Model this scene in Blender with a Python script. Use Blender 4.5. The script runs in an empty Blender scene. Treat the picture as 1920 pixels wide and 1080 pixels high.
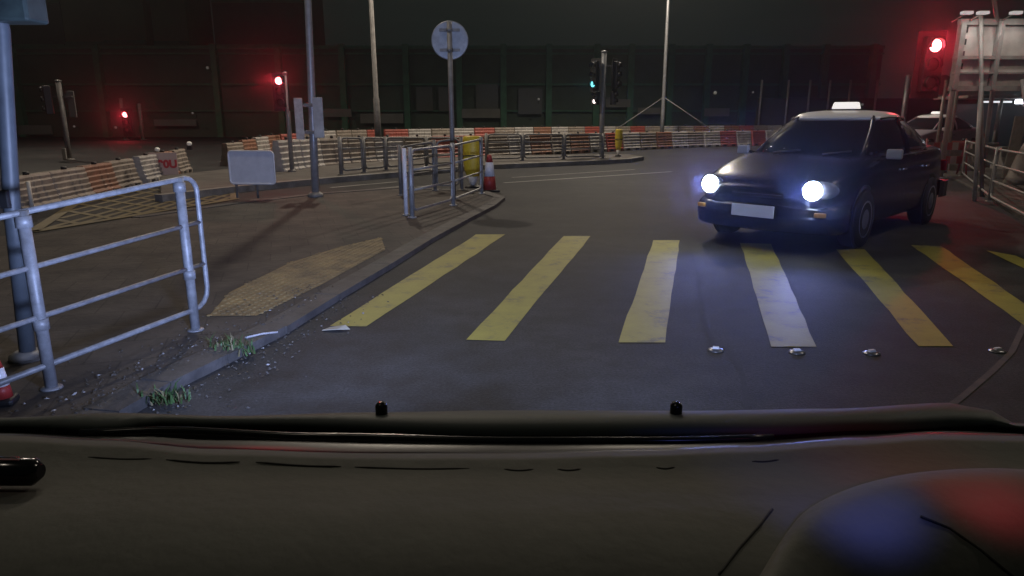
import bpy, bmesh, math, random
from mathutils import Vector, Matrix
random.seed(7)
R = math.radians
sc = bpy.context.scene
C = sc.collection

# ------------------------------------------------------------------ camera
F, HC = 1300.0, 1.45
PITCH = math.atan((540 - 219) / F)
cam_d = bpy.data.cameras.new('camera'); cam = bpy.data.objects.new('camera', cam_d); C.objects.link(cam)
cam.location = (0, 0, HC); cam.rotation_euler = (R(90) - PITCH, 0, 0)
cam_d.sensor_width = 36; cam_d.lens = 36 * F / 1920; cam_d.clip_end = 600; cam_d.clip_start = 0.05
sc.camera = cam
CP, SP = math.cos(PITCH), math.sin(PITCH)

# ------------------------------------------------------------------ world, exposure
w = bpy.data.worlds.new('World'); sc.world = w; w.use_nodes = True
nt = w.node_tree; bg = nt.nodes['Background']
bg.inputs[0].default_value = (0.66, 1.0, 0.88, 1); bg.inputs[1].default_value = 0.009
vs = sc.view_settings; vs.view_transform = 'Standard'; vs.look = 'None'; vs.exposure = 0; vs.gamma = 1

def light(name, kind, loc, color, power, target=None, size=0.1, spot=None, blend=0.5):
    d = bpy.data.lights.new(name, kind); d.color = color; d.energy = power
    if kind != 'SUN': d.shadow_soft_size = size
    o = bpy.data.objects.new(name, d); C.objects.link(o); o.location = loc
    if spot: d.spot_size = R(spot); d.spot_blend = blend
    if target is not None:
        o.rotation_euler = (Vector(target) - Vector(loc)).to_track_quat('-Z', 'Y').to_euler()
    return o

WARM = (1.0, 0.86, 0.70)
COOL = (0.44, 0.56, 1.0)
# the camera car's own dipped headlights
light('headlight_beam', 'SPOT', (-0.60, 2.05, 0.72), COOL, 760, (-2.6, 8, 2.6), 0.12, 118, 1.0)
light('headlight_beam', 'SPOT', (0.60, 2.05, 0.72), COOL, 330, (0.2, 8, 2.0), 0.12, 118, 1.0)

# ------------------------------------------------------------------ helpers
def ray(px, py):
    x = (px - 960) / F; y = (540 - py) / F
    return Vector((x, CP + y * SP, -SP + y * CP))
def G(px, py, z=0.0):
    r = ray(px, py); t = (z - HC) / r.z
    return Vector((r.x * t, r.y * t, z))
def D(px, py, Y):
    r = ray(px, py); t = Y / r.y
    return Vector((r.x * t, Y, HC + r.z * t))
def H(base, py):                     # height over the ground at base seen at picture row py
    k = (540 - py) / F
    return HC + base.y * (k * CP - SP) / (CP + k * SP)

MATS = {}
def mat(name, col, rough=0.6, metal=0.0, emit=None, es=0.0, noise=None, bump=0.0, scale=20.0, spec=0.5, alpha=None):
    if name in MATS: return MATS[name]
    m = bpy.data.materials.new(name); m.use_nodes = True
    n = m.node_tree; b = n.nodes['Principled BSDF']
    b.inputs['Base Color'].default_value = (*col, 1); b.inputs['Roughness'].default_value = rough
    b.inputs['Metallic'].default_value = metal; b.inputs['Specular IOR Level'].default_value = spec
    if emit: b.inputs['Emission Color'].default_value = (*emit, 1); b.inputs['Emission Strength'].default_value = es
    if noise:
        tc = n.nodes.new('ShaderNodeTexCoord'); nz = n.nodes.new('ShaderNodeTexNoise')
        nz.inputs['Scale'].default_value = scale; nz.inputs['Detail'].default_value = 6; nz.inputs['Roughness'].default_value = 0.65
        n.links.new(tc.outputs['Object'], nz.inputs['Vector'])
        cr = n.nodes.new('ShaderNodeValToRGB')
        cr.color_ramp.elements[0].position = 0.35; cr.color_ramp.elements[1].position = 0.68
        cr.color_ramp.elements[0].color = (*noise, 1); cr.color_ramp.elements[1].color = (*col, 1)
        n.links.new(nz.outputs['Fac'], cr.inputs['Fac']); n.links.new(cr.outputs[0], b.inputs['Base Color'])
        if bump:
            bp = n.nodes.new('ShaderNodeBump'); bp.inputs['Strength'].default_value = bump; bp.inputs['Distance'].default_value = 0.01
            n2 = n.nodes.new('ShaderNodeTexNoise'); n2.inputs['Scale'].default_value = scale * 8; n2.inputs['Detail'].default_value = 3
            n.links.new(tc.outputs['Object'], n2.inputs['Vector'])
            n.links.new(n2.outputs['Fac'], bp.inputs['Height']); n.links.new(bp.outputs[0], b.inputs['Normal'])
    MATS[name] = m; return m

class MB:
    def __init__(s): s.v = []; s.f = []; s.mi = []; s.sm = []; s.cur = 0
    def add(s, vs_, fs, smooth=False):
        o = len(s.v); s.v += [Vector(p) for p in vs_]
        for f in fs: s.f.append([i + o for i in f]); s.mi.append(s.cur); s.sm.append(smooth)
        return s
    def box(s, c, d, rot=None, taper=1.0):
        c = Vector(c); x, y, z = d[0] / 2, d[1] / 2, d[2] / 2
        P = [Vector((sx * x * (taper if sz > 0 else 1), sy * y * (taper if sz > 0 else 1), sz * z)) for sz in (-1, 1) for sy in (-1, 1) for sx in (-1, 1)]
        if rot is not None: P = [rot @ p for p in P]
        return s.add([c + p for p in P], [(0, 2, 3, 1), (4, 5, 7, 6), (0, 1, 5, 4), (2, 6, 7, 3), (0, 4, 6, 2), (1, 3, 7, 5)])
    def tube(s, pts, r, n=10, cap=True):
        pts = [Vector(p) for p in pts]; rs = r if isinstance(r, (list, tuple)) else [r] * len(pts)
        rings = []; prev = None
        for i, p in enumerate(pts):
            a = pts[max(i - 1, 0)]; b = pts[min(i + 1, len(pts) - 1)]
            t = (b - a).normalized()
            if prev is None:
                u = t.orthogonal().normalized()
            else:
                u = (prev - t * prev.dot(t)); u = u.normalized() if u.length > 1e-5 else t.orthogonal().normalized()
            prev = u; v2 = t.cross(u)
            rings.append([p + (u * math.cos(2 * math.pi * k / n) + v2 * math.sin(2 * math.pi * k / n)) * rs[i] for k in range(n)])
        V = [q for ring in rings for q in ring]; fs = []
        for i in range(len(pts) - 1):
            for k in range(n):
                k2 = (k + 1) % n; fs.append((i * n + k, i * n + k2, (i + 1) * n + k2, (i + 1) * n + k))
        s.add(V, fs, True)
        if cap:
            s.add(rings[0], [tuple(range(n))[::-1]]); s.add(rings[-1], [tuple(range(n))])
        return s
    def lathe(s, prof, n=20, c=(0, 0, 0), rot=None):
        c = Vector(c); V = []
        for (r, z) in prof:
            for k in range(n):
                p = Vector((r * math.cos(2 * math.pi * k / n), r * math.sin(2 * math.pi * k / n), z))
                if rot is not None: p = rot @ p
                V.append(c + p)
        fs = [(i * n + k, i * n + (k + 1) % n, (i + 1) * n + (k + 1) % n, (i + 1) * n + k) for i in range(len(prof) - 1) for k in range(n)]
        s.add(V, fs, True)
        s.add(V[:n], [tuple(range(n))[::-1]]); s.add(V[-n:], [tuple(range(n))])
        return s
    def prism(s, poly, z0, z1):
        n = len(poly); V = [Vector((p[0], p[1], z0)) for p in poly] + [Vector((p[0], p[1], z1)) for p in poly]
        s.add(V, [tuple(range(n))[::-1], tuple(range(n, 2 * n))] + [(i, (i + 1) % n, n + (i + 1) % n, n + i) for i in range(n)])
        return s
    def loft(s, rings, smooth=True, closed=True, caps=True):
        n = len(rings[0]); V = [p for r_ in rings for p in r_]; fs = []
        for i in range(len(rings) - 1):
            for k in range(n if closed else n - 1):
                k2 = (k + 1) % n; fs.append((i * n + k, i * n + k2, (i + 1) * n + k2, (i + 1) * n + k))
        s.add(V, fs, smooth)
        if caps: s.add(rings[0], [tuple(range(n))[::-1]]); s.add(rings[-1], [tuple(range(n))])
        return s
    def build(s, name, m, parent=None, bevel=0, loc=None, seg=2):
        me = bpy.data.meshes.new(name); me.from_pydata([tuple(p) for p in s.v], [], s.f)
        for mm in (m if isinstance(m, (list, tuple)) else [m]): me.materials.append(mm)
        for i, p in enumerate(me.polygons): p.material_index = s.mi[i]; p.use_smooth = s.sm[i]
        bm = bmesh.new(); bm.from_mesh(me); bmesh.ops.remove_doubles(bm, verts=bm.verts, dist=1e-5)
        bmesh.ops.recalc_face_normals(bm, faces=bm.faces); bm.to_mesh(me); bm.free()
        o = bpy.data.objects.new(name, me); C.objects.link(o)
        if parent is not None: o.parent = parent
        if loc is not None: o.location = loc
        if bevel:
            b = o.modifiers.new('bevel', 'BEVEL'); b.width = bevel; b.segments = seg; b.limit_method = 'ANGLE'; b.angle_limit = R(35)
        return o

def tag(o, label, cat, group=None):
    o['label'] = label; o['category'] = cat
    if group: o['group'] = group
    return o
def thing(name, label, cat, loc=(0, 0, 0), rz=0.0, group=None):
    o = bpy.data.objects.new(name, None); o.empty_display_size = 0.2; C.objects.link(o)
    o.location = loc; o.rotation_euler = (0, 0, rz); return tag(o, label, cat, group)
def struct(o, kind='structure'): o['kind'] = kind; return o
def dup(root, loc, rz, label, m=None):
    r = root.copy(); C.objects.link(r); r.location = loc; r.rotation_euler = (0, 0, rz); r['label'] = label
    for ch in list(root.children):
        c = ch.copy(); C.objects.link(c); c.parent = r
        for g in list(ch.children):
            d = g.copy(); C.objects.link(d); d.parent = c
    return r
ORD = ['first','second','third','fourth','fifth','sixth','seventh','eighth','ninth','tenth','eleventh','twelfth','thirteenth','fourteenth','fifteenth','sixteenth','seventeenth','eighteenth','nineteenth','twentieth','twenty-first','twenty-second','twenty-third','twenty-fourth','twenty-fifth','twenty-sixth','twenty-seventh','twenty-eighth','twenty-ninth','thirtieth'] + ['%dth' % i for i in range(31, 60)]

# ------------------------------------------------------------------ materials
galv   = mat('galvanised', (0.42, 0.43, 0.44), 0.42, 0.35, noise=(0.28, 0.29, 0.30), scale=9)
galvd  = mat('galvanised_dull', (0.30, 0.29, 0.27), 0.55, 0.2, noise=(0.17, 0.165, 0.155), scale=7)
signb  = mat('sign_back', (0.62, 0.62, 0.60), 0.5, 0.2, noise=(0.38, 0.38, 0.37), scale=5)
signw  = mat('sign_white', (0.80, 0.80, 0.83), 0.3, noise=(0.68, 0.68, 0.71), scale=6)
black  = mat('black_plastic', (0.015, 0.015, 0.016), 0.5)
blackg = mat('black_gloss', (0.008, 0.008, 0.009), 0.15)
redL   = mat('lamp_red', (0.3, 0.0, 0.0), 0.3, emit=(1.0, 0.13, 0.14), es=26)
redL2  = mat('lamp_red_far', (0.3, 0.0, 0.0), 0.3, emit=(1.0, 0.16, 0.17), es=14)
greenL = mat('lamp_green', (0.0, 0.2, 0.15), 0.3, emit=(0.15, 0.75, 0.85), es=2.2)
whiteL = mat('lamp_white', (0.6, 0.6, 0.6), 0.3, emit=(1.0, 0.97, 0.92), es=4)
dimL   = mat('lamp_dim', (0.5, 0.5, 0.5), 0.3, emit=(0.9, 0.95, 1.0), es=0.7)
lensoff = mat('lens_off', (0.03, 0.035, 0.03), 0.15)
yelpl  = mat('yellow_plastic', (0.75, 0.56, 0.03), 0.45, noise=(0.60, 0.44, 0.03), scale=6)
palepl = mat('pale_plastic', (0.55, 0.52, 0.45), 0.5)

# ------------------------------------------------------------------ ground, road, markings
def asphalt():
    m = bpy.data.materials.new('asphalt'); m.use_nodes = True; n = m.node_tree; b = n.nodes['Principled BSDF']
    tc = n.nodes.new('ShaderNodeTexCoord')
    def nz(sc_, det, rough=0.6):
        q = n.nodes.new('ShaderNodeTexNoise'); q.inputs['Scale'].default_value = sc_; q.inputs['Detail'].default_value = det
        q.inputs['Roughness'].default_value = rough; n.links.new(tc.outputs['Object'], q.inputs['Vector']); return q
    b.inputs['Specular IOR Level'].default_value = 0.16
    big, mid, fine = nz(0.35, 4), nz(2.5, 6, 0.7), nz(60, 4, 0.7)
    def ramp(src, a, bb, ca, cb):
        r = n.nodes.new('ShaderNodeValToRGB'); r.color_ramp.elements[0].position = a; r.color_ramp.elements[1].position = bb
        r.color_ramp.elements[0].color = (*ca, 1); r.color_ramp.elements[1].color = (*cb, 1); n.links.new(src, r.inputs[0]); return r
    r1 = ramp(big.outputs['Fac'], 0.35, 0.65, (0.036, 0.037, 0.039), (0.062, 0.061, 0.060))
    r2 = ramp(mid.outputs['Fac'], 0.35, 0.7, (0.50, 0.50, 0.50), (1.25, 1.25, 1.25))
    r3 = ramp(fine.outputs['Fac'], 0.35, 0.75, (0.65, 0.65, 0.65), (1.5, 1.5, 1.5))
    def mul(a, c):
        x = n.nodes.new('ShaderNodeMix'); x.data_type = 'RGBA'; x.blend_type = 'MULTIPLY'; x.inputs[0].default_value = 1
        n.links.new(a, x.inputs[6]); n.links.new(c, x.inputs[7]); return x.outputs[2]
    n.links.new(mul(mul(r1.outputs[0], r2.outputs[0]), r3.outputs[0]), b.inputs['Base Color'])
    rr = n.nodes.new('ShaderNodeMapRange'); rr.inputs[3].default_value = 0.55; rr.inputs[4].default_value = 0.85
    n.links.new(mid.outputs['Fac'], rr.inputs[0]); n.links.new(rr.outputs[0], b.inputs['Roughness'])
    bp = n.nodes.new('ShaderNodeBump'); bp.inputs['Strength'].default_value = 0.5; bp.inputs['Distance'].default_value = 0.008
    n.links.new(fine.outputs['Fac'], bp.inputs['Height']); n.links.new(bp.outputs[0], b.inputs['Normal'])
    return m
ASPH = asphalt()
def grid_sheet(name, x0, x1, y0, y1, z, m):
    return MB().add([(x0, y0, z), (x1, y0, z), (x1, y1, z), (x0, y1, z)], [(0, 1, 2, 3)]).build(name, m)
struct(grid_sheet('road', -260, 260, -60, 400, 0, ASPH))

def paint(name, col, dark):
    m = mat(name, col, 0.6)
    n = m.node_tree; b = n.nodes['Principled BSDF']; tc = n.nodes.new('ShaderNodeTexCoord')
    a = n.nodes.new('ShaderNodeTexNoise'); a.inputs['Scale'].default_value = 3.0; a.inputs['Detail'].default_value = 9; a.inputs['Roughness'].default_value = 0.75
    n.links.new(tc.outputs['Object'], a.inputs['Vector'])
    r = n.nodes.new('ShaderNodeValToRGB'); e = r.color_ramp.elements
    e[0].position = 0.36; e[0].color = (*dark, 1); e[1].position = 0.46; e[1].color = (*[c * 0.8 for c in col], 1)
    x = e.new(0.7); x.color = (*col, 1)
    n.links.new(a.outputs['Fac'], r.inputs[0]); n.links.new(r.outputs[0], b.inputs['Base Color'])
    bp = n.nodes.new('ShaderNodeBump'); bp.inputs['Strength'].default_value = 0.3; bp.inputs['Distance'].default_value = 0.006
    a2 = n.nodes.new('ShaderNodeTexNoise'); a2.inputs['Scale'].default_value = 50
    n.links.new(tc.outputs['Object'], a2.inputs['Vector']); n.links.new(a2.outputs['Fac'], bp.inputs['Height']); n.links.new(bp.outputs[0], b.inputs['Normal'])
    return m
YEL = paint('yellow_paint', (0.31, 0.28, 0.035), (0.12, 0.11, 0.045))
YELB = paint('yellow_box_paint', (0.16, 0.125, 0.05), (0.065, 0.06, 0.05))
WHT = paint('white_paint', (0.32, 0.32, 0.30), (0.10, 0.10, 0.10))

# zebra: near-left, near-right, far-right, far-left corner of each stripe, in picture rows
stripes = [((619, 612), (688, 613), (948, 440), (893, 440)),
           ((875, 638), (945, 640), (1108, 443), (1056, 443)),
           ((1160, 643), (1246, 643), (1274, 451), (1225, 451)),
           ((1448, 651), (1531, 651), (1446, 458), (1388, 456)),
           ((1722, 650), (1788, 650), (1622, 468), (1568, 468)),
           ((1985, 655), (2040, 652), (1765, 462), (1708, 460)),
           ((2250, 665), (2310, 660), (1905, 480), (1850, 470))]
for s in stripes:
    c = [G(*p) for p in s]
    # ragged hand-laid edges
    L, Rr = [], []
    for i in range(13):
        t = i / 12
        l = c[0].lerp(c[3], t); r_ = c[1].lerp(c[2], t)
        j = 0.008
        L.append(l + Vector((random.uniform(-j, j), 0, 0.004))); Rr.append(r_ + Vector((random.uniform(-j, j), 0, 0.004)))
    V = L + Rr; fs = [(i, i + 13, i + 14, i + 1) for i in range(12)]
    struct(MB().add(V, fs).build('crossing_stripe', YEL))

def strip(mb, a, b, wd, z=0.004):
    a = Vector((a[0], a[1], z)); b = Vector((b[0], b[1], z)); d = (b - a).normalized(); nrm = Vector((-d.y, d.x, 0)) * wd / 2
    mb.add([a - nrm, b - nrm, b + nrm, a + nrm], [(0, 1, 2, 3)])
# seam in the road surface, right
mb = MB(); pts = [G(1740, 790), G(1800, 748), G(1862, 695), G(1897, 660), G(1925, 600)]
for a, b in zip(pts, pts[1:]): strip(mb, a, b, 0.035, 0.003)
struct(mb.build('road_seam', mat('seam', (0.10, 0.075, 0.06), 0.8, noise=(0.05, 0.045, 0.04), scale=8)))
mb = MB(); pts = [G(1360, 650), G(1392, 700), G(1402, 770), G(1400, 830)]
for a, b in zip(pts, pts[1:]): strip(mb, a, b, 0.028, 0.003)
pts = [G(1290, 452), G(1310, 520), G(1318, 600), G(1340, 650)]
for a, b in zip(pts, pts[1:]): strip(mb, a, b, 0.028, 0.003)
struct(mb.build('road_crack', mat('crack', (0.034, 0.034, 0.036), 0.75, spec=0.16, noise=(0.045, 0.045, 0.046), scale=12)))

# box junction, left: crossing yellow diagonals
q = [G(60, 436), G(440, 374), G(440, 338), G(190, 352)]
def bil(u, v): return q[0].lerp(q[1], u).lerp(q[3].lerp(q[2], u), v)
mb = MB(); mb2 = MB(); N = 7
for k in range(-N, N):
    for sgn in (1, -1):
        u0, u1 = k / N, (k + N * 0.9) / N
        if sgn < 0: u0, u1 = u1, u0
        v0, v1 = 0.0, 1.0
        pts = [(u0 + (u1 - u0) * t / 20, t / 20) for t in range(21)]
        pts = [p for p in pts if 0 <= p[0] <= 1]
        if len(pts) > 1: strip(mb, bil(*pts[0]), bil(*pts[-1]), 0.10, 0.004 if sgn > 0 else 0.008)
for i in range(4): strip(mb, q[i], q[(i + 1) % 4], 0.15, 0.012)
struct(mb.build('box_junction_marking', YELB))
mb = MB()
for a, b, wd in (((470, 376), (750, 350), 0.10), ((945, 343), (1260, 322), 0.10), ((960, 333), (1190, 318), 0.08), ((620, 352), (745, 341), 0.10), ((940, 312), (1060, 305), 0.2)):
    strip(mb, G(*a), G(*b), wd)
struct(mb.build('lane_marking', WHT))

# near pavement on the left
PZ = 0.05
kerbpx = [(60, 850), (200, 772), (300, 717), (410, 665), (520, 612), (620, 552), (720, 495), (800, 447), (870, 410), (922, 384)]
kerb = [G(x, y, PZ) for x, y in kerbpx]
far = [G(x, y, PZ) for x, y in ((940, 370), (905, 358), (750, 352), (600, 363), (440, 381), (250, 408), (60, 442))]
left0 = Vector((-11, far[-1].y - 0.3, PZ))
poly = [Vector((kerb[0].x - 0.4, -4, 0))] + kerb + far + [left0, Vector((-11, -4, 0))]
pave = mat('pavement', (0.090, 0.077, 0.064), 0.85, noise=(0.034, 0.029, 0.025), scale=1.6, bump=0.7)
def paving():
    n = pave.node_tree; b = n.nodes['Principled BSDF']
    tc = n.nodes.new('ShaderNodeTexCoord'); mp = n.nodes.new('ShaderNodeMapping'); mp.inputs['Rotation'].default_value = (0, 0, R(-18))
    br = n.nodes.new('ShaderNodeTexBrick'); br.inputs['Scale'].default_value = 1.0; br.inputs['Brick Width'].default_value = 0.4; br.inputs['Row Height'].default_value = 0.4
    br.inputs['Mortar Size'].default_value = 0.006; br.inputs['Color1'].default_value = (1, 1, 1, 1); br.inputs['Color2'].default_value = (0.82, 0.82, 0.82, 1); br.inputs['Mortar'].default_value = (0.5, 0.5, 0.5, 1)
    n.links.new(tc.outputs['Object'], mp.inputs[0]); n.links.new(mp.outputs[0], br.inputs['Vector'])
    src = b.inputs['Base Color'].links[0].from_socket
    x = n.nodes.new('ShaderNodeMix'); x.data_type = 'RGBA'; x.blend_type = 'MULTIPLY'; x.inputs[0].default_value = 1
    n.links.new(src, x.inputs[6]); n.links.new(br.outputs['Color'], x.inputs[7]); n.links.new(x.outputs[2], b.inputs['Base Color'])
paving()
struct(MB().prism(poly, -0.05, PZ).build('pavement', pave))
# kerb stones, a separate proud strip
kerbm = mat('kerb_concrete', (0.085, 0.08, 0.076), 0.75, noise=(0.04, 0.038, 0.036), scale=5, bump=0.5)
mb = MB()
allk = kerb + far[:6]
for i, (a, b) in enumerate(zip(allk, allk[1:])):
    n_ = max(1, int((b - a).length / 0.9)); d = (b - a).normalized(); nr = Vector((d.y, -d.x, 0))
    for k in range(n_):
        p = a.lerp(b, k / n_); e = a.lerp(b, (k + 1) / n_) - d * 0.012
        top = PZ + 0.006 + random.uniform(0, 0.006)
        if 4 <= i <= 8: top = PZ + 0.004
        w0, w1 = nr * 0.07, nr * -0.13
        mb.add([Vector((s_.x, s_.y, z_)) for z_ in (-0.05, top) for s_ in (p + w0, e + w0, e + w1, p + w1)],
               [(0, 3, 2, 1), (4, 5, 6, 7), (0, 1, 5, 4), (1, 2, 6, 5), (2, 3, 7, 6), (3, 0, 4, 7)])
struct(mb.build('kerb', kerbm))
# tactile paving with studs
tp = [G(x, y, PZ + 0.004) for x, y in ((392, 592), (480, 592), (600, 535), (722, 468), (715, 445), (640, 462), (545, 492), (430, 548))]
tact = mat('tactile_yellow', (0.28, 0.205, 0.085), 0.75, noise=(0.12, 0.088, 0.045), scale=4)
mb = MB().add(tp, [tuple(range(8))])
def inside(p, poly_):
    c = False; j = len(poly_) - 1
    for i in range(len(poly_)):
        a, b = poly_[i], poly_[j]
        if (a.y > p[1]) != (b.y > p[1]) and p[0] < (b.x - a.x) * (p[1] - a.y) / (b.y - a.y) + a.x: c = not c
        j = i
    return c
mnx = min(p.x for p in tp); mxx = max(p.x for p in tp); mny = min(p.y for p in tp); mxy = max(p.y for p in tp)
ang = math.atan2(tp[3].y - tp[1].y, tp[3].x - tp[1].x); ca, sa = math.cos(ang), math.sin(ang)
for i in range(-90, 90):
    for j in range(-90, 90):
        u, v = i * 0.067, j * 0.067
        x = tp[0].x + u * ca - v * sa; y = tp[0].y + u * sa + v * ca
        if inside((x, y), tp):
            r0, r1, zz = 0.021, 0.014, PZ + 0.004
            n6 = 6
            V = [(x + r0 * math.cos(k * math.pi / 3), y + r0 * math.sin(k * math.pi / 3), zz) for k in range(n6)] + [(x + r1 * math.cos(k * math.pi / 3), y + r1 * math.sin(k * math.pi / 3), zz + 0.007) for k in range(n6)]
            mb.add(V, [tuple(range(6, 12))] + [(k, (k + 1) % 6, 6 + (k + 1) % 6, 6 + k) for k in range(6)])
struct(mb.build('tactile_paving', tact))

# traffic island in the middle distance
IZ = 0.12
isl = [G(x, y, IZ) for x, y in ((300, 366), (440, 350), (600, 335), (760, 322), (900, 310), (1100, 302), (1180, 298), (1205, 294), (1180, 289), (900, 291), (700, 297), (430, 316), (300, 330))]
struct(MB().prism(isl, -0.05, IZ).build('traffic_island', mat('island_concrete', (0.13, 0.12, 0.105), 0.85, noise=(0.07, 0.06, 0.055), scale=2, bump=0.4), bevel=0.03))
mb = MB()
for a, b in zip(isl[:7], isl[1:8]):
    d = (b - a).normalized(); nr = Vector((d.y, -d.x, 0))
    w0, w1 = nr * 0.05, nr * -0.14
    mb.add([Vector((s_.x, s_.y, z_)) for z_ in (-0.05, IZ + 0.008) for s_ in (a + w0, b + w0, b + w1, a + w1)],
           [(0, 3, 2, 1), (4, 5, 6, 7), (0, 1, 5, 4), (1, 2, 6, 5), (2, 3, 7, 6), (3, 0, 4, 7)])
struct(mb.build('island_kerb', mat('kerb_light', (0.27, 0.26, 0.24), 0.75, noise=(0.13, 0.125, 0.115), scale=3)))
# right-hand pavement behind the right railing
rp = [G(x, y, PZ) for x, y in ((1740, 318), (1800, 338), (1860, 372), (1925, 412), (2100, 520))]
rp = rp + [Vector((rp[-1].x + 12, rp[-1].y, PZ)), Vector((rp[0].x + 25, rp[0].y + 12, PZ)), Vector((rp[0].x + 1, rp[0].y + 6, PZ))]
struct(MB().prism(rp, -0.05, PZ).build('pavement_right', pave, bevel=0.02))

# ------------------------------------------------------------------ little things on the road
stud_l = [(1342, 657, 'tilted to its left'), (1494, 661, 'brightest, below the fourth yellow stripe'), (1634, 663, 'with a faint red glint'), (1870, 659, 'smallest, by the road seam')]
for px, py, t in stud_l:
    b = G(px, py)
    o = thing('road_stud', 'small pale road stud %s, in the row before the crossing' % t, 'road stud', b, random.uniform(-0.3, 0.3), 'road studs in front of the crossing')
    MB().lathe([(0.052, 0.0), (0.05, 0.006), (0.03, 0.014), (0.0, 0.016)], 16).build('base', mat('stud_metal', (0.22, 0.22, 0.23), 0.3, 0.7), o)
    MB().box((0, 0, 0.018), (0.05, 0.03, 0.016), taper=0.7).build('reflector', mat('stud_reflector', (0.8, 0.8, 0.85), 0.12), o)
o = MB().add([(-0.09, -0.03, 0.01), (0.02, -0.04, 0.02), (0.10, -0.01, 0.012), (0.06, 0.03, 0.03), (-0.05, 0.035, 0.012)], [(0, 1, 2, 3, 4)]).build('paper_scrap', mat('paper', (0.35, 0.33, 0.27), 0.8), loc=G(630, 619))
md = o.modifiers.new('thick', 'SOLIDIFY'); md.thickness = 0.004
tag(o, 'crumpled pale paper scrap at the near end of the leftmost yellow stripe', 'litter')
o = MB().tube([(-0.10, -0.08, 0.006), (-0.02, 0.0, 0.008), (0.07, 0.045, 0.006)], 0.007, 8).build('plastic_strip', mat('pale_strip', (0.32, 0.32, 0.34), 0.6), loc=G(497, 628, PZ + 0.01))
tag(o, 'pale broken strip lying along the kerb between grass tuft and crossing', 'litter')

def tuft(px, py, hgt_, n_, label, spread):
    b = G(px, py, PZ - 0.03)
    mb = MB()
    for i in range(n_):
        a = random.uniform(0, 2 * math.pi); r = random.uniform(0, spread); x, y = r * math.cos(a) * 1.5, r * math.sin(a) * 0.7
        mb.cur = 1 if random.random() < 0.22 else 0; l = hgt_ * random.choice((0.35, 0.6, 1.0)) * random.uniform(0.6, 1.2); a2 = random.uniform(0, 2 * math.pi); lean = random.uniform(0.2, 0.9) * l
        wv = Vector((math.cos(a2 + 1.57), math.sin(a2 + 1.57), 0)) * 0.006
        p0 = Vector((x, y, 0)); p1 = p0 + Vector((math.cos(a2) * lean * 0.35, math.sin(a2) * lean * 0.35, l * 0.6)); p2 = p0 + Vector((math.cos(a2) * lean, math.sin(a2) * lean, l * 0.85))
        mb.add([p0 - wv, p0 + wv, p1 + wv * 0.8, p1 - wv * 0.8, p2], [(0, 1, 2, 3), (3, 2, 4)])
    m = [mat('grass', (0.06, 0.12, 0.035), 0.6, noise=(0.03, 0.065, 0.02), scale=25), mat('grass_dry', (0.14, 0.12, 0.06), 0.7)]
    tag(mb.build('grass_tuft', m, loc=b), label, 'grass tuft')
tuft(437, 662, 0.13, 150, 'larger green grass tuft growing at the kerb beyond the railing', 0.11)
tuft(308, 752, 0.09, 110, 'lower green grass tuft at the kerb nearest the windscreen', 0.10)
# litter of grit and dead leaves along the kerb
mb = MB()
for i in range(900):
    t = random.random() ** 0.8; k = t * 5.2; a = kerb[int(k)].lerp(kerb[int(k) + 1], k % 1)
    off = random.gauss(0, 0.22) - 0.1
    on = off < -0.05
    p = a + Vector((off, off * -0.3, 0)); z = (PZ + 0.004) if on else 0.003
    if not on: p.x += 0.1
    s_ = random.uniform(0.004, 0.015); an = random.uniform(0, 6.28)
    u = Vector((math.cos(an), math.sin(an), random.uniform(-.2, .3))) * s_; v = Vector((-math.sin(an), math.cos(an), random.uniform(-.2, .3))) * s_ * 0.6
    p.z = z + s_ * 0.35; mb.cur = random.choice((0, 0, 0, 1, 1, 1, 1, 2)) if i % 3 else 0
    mb.add([p - u, p - v, p + u, p + v, p + Vector((0, 0, s_ * 0.5))], [(0, 1, 4), (1, 2, 4), (2, 3, 4), (3, 0, 4)])
o = mb.build('grit', [mat('grit_grey', (0.07, 0.066, 0.06), 0.8), mat('leaf_dead', (0.05, 0.038, 0.022), 0.8), mat('grit_pale', (0.32, 0.32, 0.33), 0.7)])
struct(o, 'stuff'); o['label'] = 'grit, dead leaves and crumbs along the broken kerb'; o['category'] = 'grit'

# ------------------------------------------------------------------ railings
def rail_run(name, label, posts, hts, rails=4, r=0.02, pr=0.034, m=galv, ext=0.0, group=None, pairs=False):
    """posts: ground points; hts: post heights. One run of railing is one thing."""
    base = posts[0]; o = thing(name, label, 'railing', base, 0, group)
    for p, h in zip(posts, hts):
        q_ = p - base
        mb = MB().tube([q_, q_ + Vector((0, 0, h))], pr, 12)
        mb.lathe([(pr * 2.0, 0), (pr * 1.9, 0.014), (pr, 0.018)], 14, q_)
        mb.build('post', m, o)
    fr = [0.96, 0.68, 0.39, 0.10]
    for a, b, ha, hb in zip(posts, posts[1:], hts, hts[1:]):
        d = (b - a).normalized()
        g_ = pr + 0.012
        A = a - base + d * g_; B = b - base - d * g_
        def at(t, f): return A.lerp(B, t) + Vector((0, 0, (ha + (hb - ha) * t) * f))
        L = (B - A).length; c = min(0.1 / L, 0.2)
        loop = []
        for (t0, f0, cx, cf, a0) in ((0, fr[0], c, fr[0] - 0.09, 180), (1, fr[0], 1 - c, fr[0] - 0.09, 90), (1, fr[3], 1 - c, fr[3] + 0.09, 0), (0, fr[3], c, fr[3] + 0.09, -90)):
            for k in range(5):
                th = R(a0 - k * 22.5); loop.append(at(cx + math.cos(th) * c, cf + math.sin(th) * 0.09))
        loop.append(loop[0])
        mb = MB().tube(loop, r, 8, cap=False)
        mb.build('frame', m, o)
        for f in fr[1:3]:
            MB().tube([at(0, f), at(1, f)], r * 0.85, 8).build('rail', m, o)
    return o
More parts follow.
